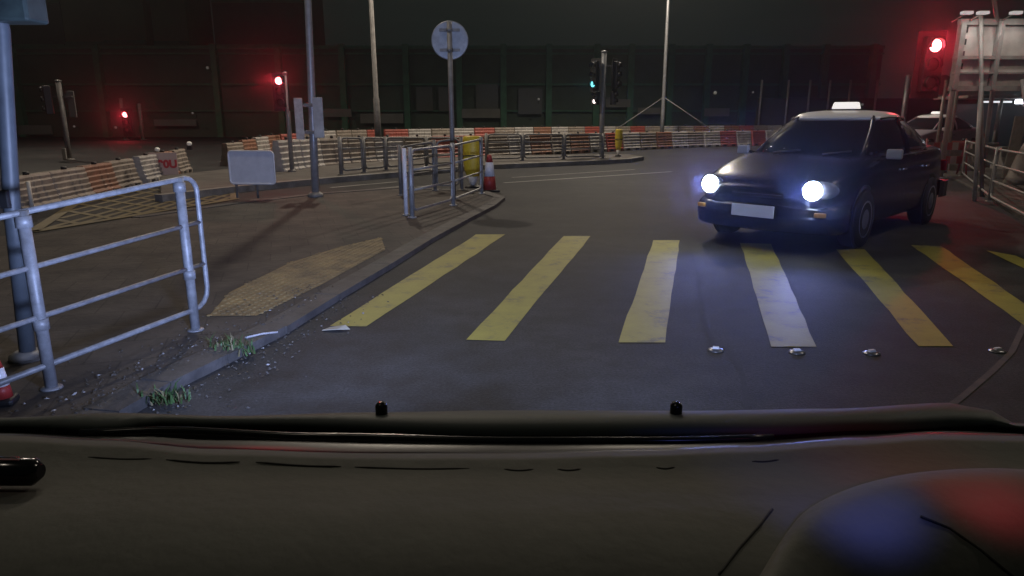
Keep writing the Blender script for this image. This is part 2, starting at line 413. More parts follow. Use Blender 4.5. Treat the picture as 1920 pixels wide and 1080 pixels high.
# nearest railing on the left
railm = mat('railing_steel', (0.27, 0.28, 0.30), 0.5, 0.2, noise=(0.15, 0.155, 0.165), scale=14)
pA, pB = G(97, 728, PZ), G(367, 619, PZ)
hA, hB = H(pA, 398) - PZ, H(pB, 336) - PZ
o = thing('pedestrian_railing', 'nearest grey steel railing on the left pavement with rounded far end', 'railing', pA)
dv = (pB - pA); pC = pA - dv * 1.25
def hh(t): return hA + (hB - hA) * t
for t in (0, 1, -1.25):
    q_ = dv * t
    mb = MB().tube([q_ + Vector((0, 0, -0.02)), q_ + Vector((0, 0, hh(t) + 0.01))], 0.030, 16)
    mb.lathe([(0.055, 0), (0.052, 0.008), (0.03, 0.012)], 14, q_)
    mb.build('post', railm, o)
    if t != -1.25:
        # clip brackets that hold the frame
        for f in (0.95, 0.38): MB().lathe([(0.038, -0.03), (0.038, 0.03)], 12, q_ + Vector((0, 0, hh(t) * f))).build('clamp', railm, o)
side = Vector((dv.y, -dv.x, 0)).normalized() * 0.0
def ra(t, f): return dv * t + Vector((0, 0, hh(t) * f)) + side
tE = 1.14
fr = [1.0, 0.70, 0.42, 0.14]
path = [ra(-1.3, fr[0]), ra(tE - 0.10, fr[0])] + [ra(tE - 0.10 + 0.10 * math.sin(R(a)), fr[0] - 0.10 + 0.10 * math.cos(R(a))) for a in (25, 50, 75, 90)] + \
       [ra(tE, fr[3] + 0.14)] + [ra(tE - 0.12 + 0.12 * math.cos(R(a)), fr[3] + 0.12 - 0.12 * math.sin(R(a))) for a in (0, 25, 50, 75, 90)] + [ra(-1.3, fr[3])]
MB().tube(path, 0.0165, 10).build('frame', railm, o)
for f in fr[1:3]: MB().tube([ra(-1.3, f), ra(tE, f)], 0.0145, 10).build('rail', railm, o)

# railing at the pavement corner by the round sign
ps = [G(773, 408, PZ), G(850, 385, PZ), G(903, 363, PZ)]
rail_run('pedestrian_railing', 'pale steel railing at the pavement corner beside the round sign post', ps, [H(ps[0], 276) - PZ, H(ps[1], 268) - PZ, H(ps[2], 257) - PZ])
ps = [G(752, 366, PZ), G(816, 357, PZ), G(866, 356, PZ)]
rail_run('pedestrian_railing', 'short railing standing behind the corner railing, left of the yellow marker', ps, [H(ps[0], 272) - PZ, H(ps[1], 262) - PZ, H(ps[2], 256) - PZ], m=galvd)
ps = [G(762, 404, PZ)]
o = thing('marker_post', 'slim pale post against the near end of the corner railing', 'post', ps[0])
MB().tube([(0, 0, 0), (0, 0, H(ps[0], 278) - PZ)], 0.032, 12).build('post', signw, o)
MB().lathe([(0.06, 0), (0.055, 0.02)], 12).build('base', galvd, o)
# railings on the island
for lab, pts in (('left', [(640, 327), (683, 323), (724, 319), (800, 313), (880, 307)]), ('right', [(912, 303), (980, 301), (1057, 299), (1130, 297)])):
    ps = [G(x, y, IZ) for x, y in pts]
    rail_run('pedestrian_railing', {'left': 'grey railing on the traffic island behind the corner railing', 'right': 'grey railing on the island between cone and green traffic light'}[lab],
             ps, [H(p, 256 if lab == 'left' else 250) - IZ for p in ps], m=galvd, pr=0.045, r=0.026)
# right-hand railing
ps = [G(x, y, PZ) for x, y in ((1803, 330), (1855, 378), (1950, 432))]
rail_run('pedestrian_railing', 'grey railing along the right pavement running out of frame', ps, [H(ps[0], 262) - PZ, H(ps[1], 276) - PZ, H(ps[2], 292) - PZ], m=galvd)

# ------------------------------------------------------------------ plastic barriers
def barrier_mesh():
    mb = MB(); L = 1.12
    # stepped profile with ribs, swept along x
    prof = [(0.22, 0.0), (0.22, 0.16), (0.17, 0.22), (0.185, 0.30), (0.15, 0.34), (0.16, 0.44), (0.125, 0.48), (0.135, 0.60), (0.105, 0.64), (0.115, 0.76), (0.085, 0.80), (0.095, 0.88), (0.07, 0.94)]
    half = [(-x, z) for x, z in prof] + [(x, z) for x, z in reversed(prof)]
    rings = []
    for x, s_ in ((-L / 2, 0.86), (-L / 2 + 0.04, 1), (-0.24, 1), (-0.20, 0.88), (-0.04, 0.88), (0, 1), (0.04, 0.88), (0.20, 0.88), (0.24, 1), (L / 2 - 0.04, 1), (L / 2, 0.86)):
        rings.append([Vector((x, y * s_, z)) for y, z in half])
    mb.loft(rings, smooth=False)
    return mb
def barrier_holes():
    mb = MB()
    for x in (-0.3, 0.3):
        mb.box((x, 0, 0.085), (0.20, 0.452, 0.10))
    return mb
bmats = {'grey white': mat('barrier_white', (0.50, 0.47, 0.43), 0.6, noise=(0.27, 0.25, 0.23), scale=3),
         'red': mat('barrier_red', (0.42, 0.085, 0.06), 0.55, noise=(0.26, 0.08, 0.06), scale=3),
         'dull orange': mat('barrier_orange', (0.30, 0.13, 0.075), 0.6, noise=(0.20, 0.12, 0.08), scale=3),
         'dirty beige': mat('barrier_beige', (0.34, 0.29, 0.24), 0.65, noise=(0.18, 0.15, 0.12), scale=3)}
bm_cache = {}
for k, m in bmats.items():
    ob = barrier_mesh().build('body', m); bm_cache[k] = ob.data; bpy.data.objects.remove(ob)
ob = barrier_holes().build('fork_pocket', black); hole_me = ob.data; bpy.data.objects.remove(ob)
ob = MB().tube([(0, 0, 0.94), (0, 0, 1.02)], 0.045, 10).build('filler_cap', black); cap_me = ob.data; bpy.data.objects.remove(ob)
def place_barrier(p, rz, colr, label, group, scale=1.0, lift=0):
    o = thing('plastic_barrier', label, 'barrier', (p.x, p.y, lift), rz, group)
    o.scale = (1, 1, scale)
    for nm, me in (('body', bm_cache[colr]), ('fork_pockets', hole_me), ('filler_cap', cap_me)):
        c = bpy.data.objects.new(nm, me); C.objects.link(c); c.parent = o
    return o
def row(pts, seq, rowname, group, top, step=1.17):
    P_ = [G(*p) for p in pts]; acc = []; 
    tot = sum((b - a).length for a, b in zip(P_, P_[1:])); n_ = int(tot / step)
    for i in range(n_):
        s_ = (i + 0.5) * step; k = 0
        while k < len(P_) - 2 and s_ > (P_[k + 1] - P_[k]).length: s_ -= (P_[k + 1] - P_[k]).length; k += 1
        d = (P_[k + 1] - P_[k]); p = P_[k] + d.normalized() * s_; rz = math.atan2(d.y, d.x) + random.uniform(-0.05, 0.05)
        colr = seq[i % len(seq)]
        u = p.x / (p.y * CP + (HC) * SP) * F + 960   # picture column, to look up the height of the row
        tp_ = top[0][1]
        for (xa, ya), (xb, yb) in zip(top, top[1:]):
            if u >= xa: tp_ = ya + (yb - ya) * min(1, (u - xa) / (xb - xa))
        h = H(p, tp_)
        place_barrier(p, rz, colr, '%s plastic barrier, %s from left in the %s' % (colr, ORD[i], rowname), group, max(0.6, min(1.25, h / 1.0)))
Wt, Rd, Og, Bg = 'grey white', 'red', 'dull orange', 'dirty beige'
row([(20, 404), (160, 371), (262, 345)], [Bg, Bg, Og, Bg, Og, Bg, Wt, Bg], 'near row at left edge', 'barriers lining the road on the left', [(0, 336), (262, 291)])
row([(262, 345), (350, 322)], [Wt, Og, Bg], 'short row behind lettered board', 'barriers behind the lettered board', [(262, 291), (350, 275)])
row([(520, 331), (600, 318), (700, 309), (1000, 292), (1160, 283), (1290, 277), (1440, 272), (1560, 268)],
    [Wt, Wt, Bg, Bg, Wt, Bg, Rd, Rd, Bg, Wt, Og, Bg, Og, Wt, Rd, Wt, Bg, Og, Wt, Bg, Wt, Rd, Wt, Rd, Wt, Rd, Wt, Rd, Bg], 'front row across the junction', 'front row of barriers across the junction', [(430, 262), (600, 256), (1000, 249), (1200, 246), (1440, 243)])
row([(425, 312), (520, 296), (700, 281), (1000, 273), (1200, 267), (1480, 262)],
    [Bg, Og, Wt, Og, Rd, Bg, Wt, Bg, Bg, Rd, Rd, Wt, Bg, Wt, Rd, Bg, Wt, Og, Wt, Bg, Rd, Wt, Bg, Rd, Bg, Wt], 'rear row before the wall', 'rear row of barriers before the dark wall', [(425, 268), (500, 252), (620, 242), (1000, 236), (1480, 233)])

# lettered board on the barriers at left, with warning lamps
def text_mesh(name, s, size, m, parent, loc, rot):
    cu = bpy.data.curves.new(name, 'FONT'); cu.body = s; cu.size = size; cu.extrude = 0.004; cu.align_x = 'CENTER'; cu.align_y = 'CENTER'; cu.offset = 0.012
    to = bpy.data.objects.new(name, cu); C.objects.link(to); dg = bpy.context.evaluated_depsgraph_get()
    me = bpy.data.meshes.new_from_object(to.evaluated_get(dg)); bpy.data.objects.remove(to)
    o = bpy.data.objects.new(name, me); C.objects.link(o); me.materials.append(m); o.parent = parent; o.location = loc; o.rotation_euler = rot
    return o
b = G(310, 337); hb = H(b, 284)
o = thing('warning_board', 'pale board with red characters standing in front of the left barriers', 'sign board', b, R(14))
wL = 0.62
MB().box((0, 0, hb - 0.3), (wL, 0.03, 0.55)).build('panel', mat('board_pale', (0.55, 0.40, 0.33), 0.5), o, bevel=0.01)
text_mesh('lettering', 'C90U', 0.25, mat('letter_red', (0.5, 0.03, 0.03), 0.5), o, (0, -0.022, hb - 0.3), (R(90), 0, 0))
for x in (-wL / 2 + 0.08, wL / 2 - 0.08):
    MB().box((x, 0, (hb - 0.58) / 2), (0.05, 0.05, hb - 0.58)).build('leg', galvd, o)
for px, py, t in ((355, 270, 'small round white warning lamp on the barrier end by the gap'), (295, 281, 'small amber white warning lamp above the red lettered board')):
    p = D(px, py, G(px, 330).y)
    o = thing('warning_lamp', t, 'lamp', (p.x, p.y, p.z - 0.12), 0, 'warning lamps on the left barriers')
    MB().box((0, 0, 0.03), (0.12, 0.08, 0.1)).build('battery_box', black, o)
    MB().lathe([(0.03, 0), (0.06, 0.03), (0.06, 0.07), (0.03, 0.1), (0.0, 0.1)], 14, (0, 0, 0.08)).build('lens', mat('lamp_small', (0.8, 0.8, 0.7), 0.3, emit=(1, 0.85, 0.75), es=0.08), o)

# ------------------------------------------------------------------ yellow markers, cone, boards
def yellow_marker(px, pyb, pyt, wpx, label, z=IZ):
    b = G(px, pyb, z); h = H(b, pyt) - z; wd = wpx * 1.35 * (b.y + 0.3) / F
    o = thing('lane_marker', label, 'road marker', b, 0, 'tall yellow lane markers')
    # a rounded shell tapering to its foot
    rings = []
    for f, s_ in ((0.0, 0.18), (0.06, 0.30), (0.2, 0.62), (0.34, 0.85), (0.6, 1.0), (0.93, 1.0), (0.985, 0.9), (1.0, 0.7)):
        rings.append([Vector((math.cos(a_) * wd / 2 * s_, math.sin(a_) * wd / 3 * s_, h * (0.03 + 0.97 * f))) for a_ in [k * math.pi / 8 for k in range(16)]])
    MB().loft(rings[2:]).build('shell', yelpl, o)
    MB().loft(rings[:3]).build('foot', palepl, o)
    MB().lathe([(wd * 0.42, 0), (wd * 0.40, 0.03), (wd * 0.2, 0.05)], 14).build('base_plate', black, o)
    mb = MB()
    for f in (0.62,): mb.tube([(-wd / 2, -wd * 0.12, h * f), (-wd * 0.25, -wd * 0.33, h * f + 0.01), (wd * 0.25, -wd * 0.33, h * f + 0.01), (wd / 2, -wd * 0.12, h * f)], 0.012, 6)
    mb.build('strap', black, o)
yellow_marker(887, 352, 255, 27, 'larger yellow marker tapering to its foot behind the corner railing', PZ)
yellow_marker(1159, 293, 242, 10, 'smaller yellow marker standing alone near the tip of the island')

def cone(px, py, pyt, wpx, label, group, sleeve=True, z=0.0):
    b = G(px, py, z); h = H(b, pyt) - z; r_ = wpx * b.y / F / 2
    o = thing('traffic_cone', label, 'traffic cone', b, 0.3, group)
    redc = mat('cone_red', (0.36, 0.035, 0.03), 0.5)
    MB().box((0, 0, 0.02), (2 * r_, 2 * r_, 0.04)).build('base', black, o, bevel=0.015)
    MB().lathe([(r_ * 0.78, 0.04), (r_ * 0.62, h * 0.45)], 20).build('body', redc, o)
    if sleeve: MB().lathe([(r_ * 0.66, h * 0.42), (r_ * 0.44, h * 0.80)], 20).build('reflective_sleeve', mat('reflective', (0.8, 0.8, 0.85), 0.25), o)
    MB().lathe([(r_ * 0.42, h * 0.80), (r_ * 0.22, h), (r_ * 0.16, h)], 20).build('tip', redc, o)
    return o
cone(918, 359, 290, 32, 'red traffic cone with white sleeve beside the end of the corner railing', 'red and white cones')
cone(8, 758, 672, 46, 'orange and white cone at the left edge behind the nearest railing', 'red and white cones', z=PZ)

# white rounded panel in front of the barriers
b = G(478, 372, PZ); h1 = H(b, 284) - PZ; h0 = H(b, 344) - PZ; wd = 84 * (b.y + 0.3) / F
o = thing('blank_sign', 'blank white rounded rectangular sign low in front of the barriers', 'sign', b, R(-6))
def rrect(w_, z0, z1, y, r=0.06):
    out = []
    for cx, cz, a0 in ((w_ / 2 - r, z1 - r, 0), (-w_ / 2 + r, z1 - r, 90), (-w_ / 2 + r, z0 + r, 180), (w_ / 2 - r, z0 + r, 270)):
        for k in range(5): out.append(Vector((cx + r * math.cos(R(a0 + k * 22.5)), y, cz + r * math.sin(R(a0 + k * 22.5)))))
    return out
MB().loft([rrect(wd, h0, h1, 0.015), rrect(wd, h0, h1, -0.015)], smooth=False).build('panel', signw, o)
fr_ = rrect(wd + 0.01, h0 - 0.005, h1 + 0.005, -0.018); MB().tube(fr_ + [fr_[0]], 0.016, 8, cap=False).build('rim', mat('rim_white', (0.75, 0.75, 0.76), 0.3), o)
for x in (-wd * 0.42, wd * 0.05):
    MB().tube([(x, 0.04, 0), (x, 0.04, h1 - 0.05)], 0.022, 10).build('leg', galvd, o)

# ------------------------------------------------------------------ posts and lamp columns
def street_lamp(px, pyb, wpx, label, Htop=9.0, arm=(0, -2.2), power=900, lean=0.0, thick_y=None, color=WARM, z=0.0, plates=False, stays=False, lit=True, spot=150):
    b = G(px, pyb, z); r_ = wpx * (b.y) / F / 2
    o = thing('street_lamp', label, 'street lamp', b)
    top = Vector((lean, 0, Htop))
    kn = 0.0
    prof = [(0, 0, 0), top * 0.12, top * 0.28, top]
    k = 1.0
    rs = [r_ * 1.15, r_ * 1.15, r_, r_ * 0.55]
    if thick_y: hz = H(b, thick_y); prof = [(0, 0, 0), Vector((lean * hz / Htop, 0, hz)), Vector((lean * hz / Htop, 0, hz + 0.08)), top]; rs = [r_ * 1.35, r_ * 1.3, r_, r_ * 0.6]
    MB().tube(prof, rs, 16).build('pole', galv if not thick_y else galvd, o)
    MB().lathe([(r_ * 2.4, 0), (r_ * 2.2, 0.05), (r_ * 1.4, 0.09)], 16).build('base', galvd, o)
    av = Vector((arm[0], arm[1], 0)); e = top + av + Vector((0, 0, 0.35))
    MB().tube([top, top + av * 0.3 + Vector((0, 0, 0.25)), e], r_ * 0.45, 10).build('arm', galvd, o)
    d = av.normalized(); rot = Matrix.Rotation(math.atan2(d.y, d.x), 3, 'Z')
    hd = MB().box(e + d * 0.3, (0.75, 0.28, 0.14), rot, taper=0.8).build('lamp_head', black, o, bevel=0.03)
    MB().box(e + d * 0.3 + Vector((0, 0, -0.08)), (0.5, 0.2, 0.02), rot).build('lens', mat('street_lens', (0.8, 0.8, 0.7), 0.3, emit=WARM, es=30), o)
    if lit:
        l = light('lamp_light', 'SPOT', b + e + d * 0.3 + Vector((0, 0, -0.15)), color, power, b + e + d * 1.2 + Vector((0, 0, -10)), 0.2, spot, 0.6)
    return o, b
o, b = street_lamp(592, 369, 12.5, 'tall grey lamp column carrying a narrow upright sign, left of centre', 9.0, (-0.3, -1.8), 480, lean=0.25, z=PZ)
zz0, zz1 = H(b, 261) - PZ, H(b, 184) - PZ; u = (b.y) / F
MB().box((-0.06 - 12 * u * 0.5 - 0.04, -0.13, (zz0 + zz1) / 2), (15 * u, 0.02, zz1 - zz0)).build('sign_plate', mat('plate_pale', (0.62, 0.58, 0.53), 0.5, noise=(0.45, 0.40, 0.36), scale=12), o, bevel=0.004)
MB().box((0.13 + 0.04, -0.11, (zz0 + zz1) / 2 + 0.02), (18 * u, 0.02, zz1 - zz0 - 0.02)).build('sign_plate', signb, o, bevel=0.004)
for z_ in (zz0 + 0.12, zz1 - 0.12):
    mb = MB(); mb.box((0.03, -0.09, z_), (0.34, 0.03, 0.05)); mb.lathe([(0.1, -0.03), (0.1, 0.03)], 14, (0.0, 0, z_)); mb.build('bracket', galvd, o)
street_lamp(711, 292, 9, 'slim lamp column thicker at its foot rising behind the barriers', 12.5, (0.8, -4.6), 3800, lean=-0.1, thick_y=186, spot=150)
o, b3 = street_lamp(1240, 272, 6, 'thin guyed lamp column right of the green traffic light', 13.0, (-2.0, -5.0), 7500, lean=-0.05, spot=150)
hz = H(b3, 182)
for px, py in ((1165, 236), (1312, 228)):
    e = D(px, py, b3.y) - b3; d = (e - Vector((0, 0, hz))); d = d * (hz / -d.z) if d.z < 0 else d
    MB().tube([(0, 0, hz), Vector((0, 0, hz)) + d], 0.022, 6).build('stay', galvd, o)
# unseen street lamps added beyond the frame to light dashboard, billboard and left wall
def added_lamp(x, y, label, p, arm, hgt_=8.5):
    o = thing('street_lamp', label, 'street lamp', (x, y, 0))
    MB().tube([(0, 0, 0), (0, 0, hgt_ * .3), (0, 0, hgt_)], [0.1, 0.09, 0.05], 14).build('pole', galvd, o)
    av = Vector((arm[0], arm[1], 0)); e = Vector((0, 0, hgt_ + 0.3)) + av
    MB().tube([(0, 0, hgt_), e], 0.04, 8).build('arm', galvd, o)
    d = av.normalized(); rot = Matrix.Rotation(math.atan2(d.y, d.x), 3, 'Z')
    MB().box(e + d * 0.3, (0.75, 0.28, 0.14), rot).build('lamp_head', black, o, bevel=0.03)
    light('lamp_light', 'SPOT', Vector((x, y, 0)) + e + d * 0.3 + Vector((0, 0, -0.12)), WARM, p, Vector((x, y, 0)) + e + d * 0.6 + Vector((0, 0, -12)), 0.2, 165, 0.6)
added_lamp(12.5, 6.5, 'added unseen street lamp on the right pavement, lighting the billboard', 620, (-3.0, 0.5))
added_lamp(-23, 27, 'added unseen street lamp beyond the far left road, lighting barriers and building', 2600, (2.0, 2.6), 11)
added_lamp(-5.5, -1.5, 'added unseen street lamp on the left pavement, lighting dashboard and pavement', 130, (2.2, 0.6))

# big pole at the left edge
b = G(53, 672, PZ); o = thing('signal_pole', 'thick blue grey pole at the left edge with a dark box at its top', 'pole', b)
tp_ = D(3, 60, b.y) - b; tp_.y = 0.0
kk = tp_.z
MB().tube([(0, 0, 0), (tp_.x * 0.35, 0, 0.9 * 1.0), (tp_.x, 0, kk), (tp_.x * 1.02, 0, kk + 1.2)], [0.043, 0.043, 0.041, 0.04], 16).build('pole', mat('pole_paint', (0.085, 0.10, 0.115), 0.5, 0.0, noise=(0.05, 0.06, 0.07), scale=5), o)
MB().lathe([(0.1, 0), (0.095, 0.03), (0.06, 0.05)], 16).build('base', galvd, o)
pb = D(35, 12, b.y) - b
MB().box((pb.x - 0.02, -0.02, pb.z), (0.26, 0.18, 0.17)).build('housing', mat('box_green', (0.04, 0.06, 0.055), 0.5, noise=(0.02, 0.03, 0.03), scale=8), o, bevel=0.015)
pbz = (D(14, 372, b.y) - b)
MB().lathe([(0.0, -0.004), (0.012, 0), (0.006, 0.004)], 12, (pbz.x + 0.02, -0.055, pbz.z), Matrix.Rotation(R(90), 3, 'X')).build('push_button_light', whiteL, o)
MB().box((pbz.x + 0.02, -0.05, pbz.z), (0.05, 0.03, 0.10)).build('push_button_box', black, o, bevel=0.006)
b2_ = G(45, 716, PZ)

# round sign seen from behind
b = G(851, 372, PZ); o = thing('round_sign', 'round sign seen from behind on a slim grey post', 'road sign', b)
h = H(b, 75) - PZ; ht = H(b, 41) - PZ; r_ = 32.5 * (b.y) / F
dx = -0.02
MB().tube([(0, 0, 0), (dx, 0, ht)], 0.042, 14).build('post', galvd, o)
rotd = Matrix.Rotation(R(90), 3, 'X')
MB().lathe([(r_, -0.006), (r_, 0.006)], 48, (dx, 0.06, h), rotd).build('disc', signb, o)
MB().lathe([(r_ + 0.006, -0.012), (r_ + 0.006, 0.012), (r_ - 0.012, 0.014)], 48, (dx, 0.06, h), rotd).build('rim', galv, o)
for dz in (-0.16, 0.16):
    mb = MB(); mb.box((dx, 0.025, h + dz), (0.34, 0.035, 0.045)); mb.lathe([(0.052, -0.025), (0.052, 0.025)], 12, (dx, 0, h + dz)); mb.build('bracket', galvd, o)

# ------------------------------------------------------------------ traffic lights
def head(o, loc, yaw, lit=None, ped=False, sc_=1.0, lm=None, board=True):
    """signal head facing local -Y turned by yaw; lit = index from top"""
    rz = Matrix.Rotation(yaw, 3, 'Z'); loc = Vector(loc); n_ = 2 if ped else 3
    hgt_ = 0.31 * n_ * sc_
    P_ = lambda x, y, z: loc + rz @ Vector((x * sc_, y * sc_, z * sc_))
    hs = MB().box(P_(0, 0, 0), (0.30 * sc_, 0.22 * sc_, hgt_), rz).build('signal_head', black, o, bevel=0.02)
    if board: MB().box(P_(0, 0.03, 0), (0.50 * sc_, 0.012, hgt_ + 0.2 * sc_), rz).build('backboard', mat('backboard', (0.03, 0.03, 0.032), 0.6), o, bevel=0.01)
    ry = rz @ Matrix.Rotation(R(90), 3, 'X')
    for i in range(n_):
        z = (n_ / 2 - 0.5 - i) * 0.31
        MB().lathe([(0.105 * sc_, -0.01), (0.105 * sc_, 0.0), (0.08 * sc_, 0.018), (0.0, 0.026)], 20, P_(0, -0.112, z), ry).build('lens', (lm if i == lit else lensoff), o)
        # half-cylinder visor
        V = []; k_ = 12
        for yy in (-0.11, -0.21):
            for t in range(k_ + 1):
                a = R(-20 + 220 * t / k_); rr = 0.125 if yy > -0.2 else 0.12
                V.append(P_(rr * math.cos(a), yy, z + rr * math.sin(a)))
        vm = MB().add(V, [(t, t + 1, k_ + 2 + t, k_ + 1 + t) for t in range(k_)], True).build('visor', black, o)
        md = vm.modifiers.new('thick', 'SOLIDIFY'); md.thickness = 0.006
    return hs
def signal(px, pyb, pyt, wpx, label, z=0.0, m=galvd):
    b = G(px, pyb, z); h = H(b, pyt) - z; r_ = wpx * b.y / F / 2
    o = thing('traffic_light', label, 'traffic light', b)
    MB().tube([(0, 0, 0), (0, 0, h)], r_, 14).build('pole', m, o)
    MB().lathe([(r_ * 2, 0), (r_ * 1.9, 0.04), (r_ * 1.1, 0.06)], 14).build('base', galvd, o)
    MB().lathe([(r_ * 1.25, h - 0.02), (r_ * 1.25, h + 0.02), (0.0, h + 0.05)], 14).build('cap', m, o)
    return o, b, h
def halo(p, power, color, r_=0.09):
    p = Vector(p); light('signal_glow', 'SPOT', p, color, power * 1.15, (p.x * 0.3, 0, max(p.z, 1.3)), r_, 125, 0.9)
REDC = (1.0, 0.03, 0.06)

# big red light on the right
o, b, h = signal(1762, 336, 52, 9, 'tall traffic light showing red on the right beside the billboard frame', m=mat('post_reddish', (0.32, 0.27, 0.25), 0.5))
p = D(1757, 85, b.y - 0.42) - b; s_ = 1.0
head(o, (p.x - 0.0, -0.22, p.z - 0.40), 0, 0, lm=redL, sc_=1.3)
for z_ in (0.1, -0.6): MB().box((0.0, -0.05, p.z + z_), (0.06, 0.12, 0.05)).build('bracket', galvd, o)
halo(b + Vector((p.x, -0.55, p.z)), 140, REDC)
# posts that stand next to it
for px, py, pyt, wpx, lab in ((1750, 322, 150, 6, 'thin dark post left of the red traffic light'), (1771, 328, 130, 7, 'thin post right of the red traffic light')):
    bb = G(px, py); o = thing('sign_post', lab, 'post', bb)
    hp = H(bb, pyt); MB().tube([(0, 0, 0), (0, 0, hp)], wpx * bb.y / F / 2, 10).build('post', galvd, o)
    MB().lathe([(0.25 if px == 1750 else 0.09, -0.006), (0.25 if px == 1750 else 0.09, 0.006)], 28, (-0.04, 0.05, hp - 0.12), rotd).build('sign_disc', mat('disc_dark', (0.10, 0.06, 0.06), 0.5), o)
# signal seen from behind, right background
o, b, h = signal(1686, 272, 142, 7, 'traffic light seen from behind, rising over the dark taxi', m=galv)
head(o, (0.42, 0.1, h - 0.65), R(150), None, sc_=0.9, board=False)
MB().box((0.2, 0.05, h - 0.5), (0.4, 0.05, 0.05)).build('bracket', galvd, o)
# green light in the middle
o, b, h = signal(1127, 293, 97, 9, 'two sided traffic light showing green on the island', z=IZ, m=galv)
u = b.y / F
head(o, (-0.28, -0.02, h - 0.75), R(-52), 2, lm=greenL, sc_=0.95)
head(o, (0.42, 0.05, h - 0.75), R(60), None, sc_=0.95)
head(o, (-0.24, -0.04, h - 1.5), R(-50), 1, ped=True, lm=mat('lamp_whitish', (0.5, 0.5, 0.5), 0.3, emit=(1, 0.85, 0.8), es=2.5), sc_=0.7, board=False)
head(o, (0.36, 0.0, h - 1.5), R(60), None, ped=True, sc_=0.7, board=False)
MB().box((0.05, 0, h - 0.45), (0.66, 0.05, 0.05)).build('bracket', galvd, o); MB().box((0.05, 0, h - 1.5), (0.5, 0.05, 0.05)).build('bracket', galvd, o)
halo(b + Vector((-0.62, -0.35, h - 1.04)), 1.0, (0.2, 0.8, 1.0), 0.06)
# red light with post, left of centre
o, b, h = signal(548, 322, 138, 8, 'traffic light showing red beside the narrow upright sign', z=IZ, m=galv)
p = D(526, 152, b.y) - b
head(o, (p.x, -0.05, p.z - 0.25), 0, 0, lm=redL2, sc_=0.8)
MB().box((p.x / 2, 0, h - 0.1), (abs(p.x), 0.05, 0.05)).build('bracket', galvd, o)
halo(b + Vector((p.x, -0.5, p.z)), 50, REDC)
# far red light, left
o, b, h = signal(236, 262, 185, 6, 'small far traffic light showing red above the left barriers')
p = D(242, 216, b.y) - b
head(o, (p.x, -0.3, p.z - 0.45), 0, 0, lm=redL2, sc_=1.55)
halo(b + Vector((p.x, -0.9, p.z)), 85, REDC, 0.15)
b = G(269, 262); o = thing('sign_post', 'thin plain post right of the far red traffic light', 'post', b)
hp = H(b, 194); MB().tube([(0, 0, 0), (0, 0, hp)], 6 * b.y / F / 2, 10).build('post', galvd, o); MB().lathe([(0.2, 0), (0.18, 0.05)], 10).build('base', galvd, o)
# signal at far left seen from behind
o, b, h = signal(131, 300, 152, 9, 'unlit traffic light above the left barriers with a pale back plate', m=galvd)
u = b.y / F
head(o, (-0.42, 0, h - 0.62), R(-60), None, sc_=1.0, board=False)
MB().box((17 * u, 0.05, h - 0.75), (13 * u, 0.05, 46 * u)).build('back_plate', mat('plate_grey', (0.13, 0.13, 0.12), 0.6), o, bevel=0.01)
MB().box((-5 * u, -0.1, H(b, 292)), (7 * u, 0.06, 28 * u)).build('control_box', mat('box_grey', (0.30, 0.29, 0.27), 0.6), o, bevel=0.01)
MB().box((0.0, 0, h - 0.5), (0.8, 0.05, 0.05)).build('bracket', galvd, o)
# slim posts in the left barrier row
for px, py, pyt, lab in ((62, 400, 340, 'slim pale stake before the leftmost barrier'),):
    bb = G(px, py); o = thing('stake', lab, 'post', bb); hp = H(bb, pyt)
    MB().tube([(0, 0, 0), (0, 0, hp)], 0.03, 10).build('post', palepl, o); MB().lathe([(0.07, 0), (0.06, 0.03)], 10).build('base', black, o)

# ------------------------------------------------------------------ billboard frame on the right
Yb = 13.0
o = thing('billboard', 'large sign board seen from behind on slanting steel legs at the right', 'billboard', (D(1855, 300, Yb).x, Yb, 0))
bl = o.location.copy()
def L(px, py, dy=0.0): q_ = D(px, py, Yb + dy) - bl; return q_
steel = mat('billboard_steel', (0.34, 0.32, 0.30), 0.55, 0.1, noise=(0.22, 0.20, 0.185), scale=4)
sheet = mat('billboard_sheet', (0.60, 0.55, 0.51), 0.6, noise=(0.42, 0.385, 0.35), scale=3)
x0, x1 = L(1797, 100).x, L(2060, 100).x; z0, z1 = L(1797, 166).z, L(1797, 41).z
MB().box(((x0 + x1) / 2, 0.10, (z0 + z1) / 2), (x1 - x0, 0.03, z1 - z0)).build('board', sheet, o)
mb = MB()
for z_, t in ((z0, 0.09), (z1, 0.10), (L(1800, 108).z, 0.06), (L(1800, 137).z, 0.03)):
    mb.box(((x0 + x1) / 2, 0.03, z_), (x1 - x0 + 0.1, 0.10, t))
mb.build('frame_rail', steel, o)
for px, t in ((1798, 0.09), (1870, 0.07), (1950, 0.07)):
    MB().box((L(px, 100).x, 0.02, (z0 + z1) / 2), (t, 0.13, z1 - z0 + 0.04)).build('frame_stud', steel, o)
for i in range(4): MB().box((L(1806, 100).x, 0.06, L(1806, 55 + i * 23).z), (0.10, 0.05, 0.10)).build('cleat', black, o)
for a, b_, dy in (((1836, 156), (1792, 318), -0.25), ((1835, 22), (1840, 322), 0.0), ((1912, 150), (1888, 340), -0.3), ((1873, 40), (1876, 322), 0.2), ((1960, 150), (1945, 345), -0.3)):
    A = L(a[0], a[1]); B = L(b_[0], b_[1]); B = A + (B - A) * ((A.z) / (A.z - B.z)); A = A + Vector((0, -0.06, 0)); B += Vector((0, dy * 3, 0))
    MB().tube([A, B], 0.036, 8).build('leg', steel, o)
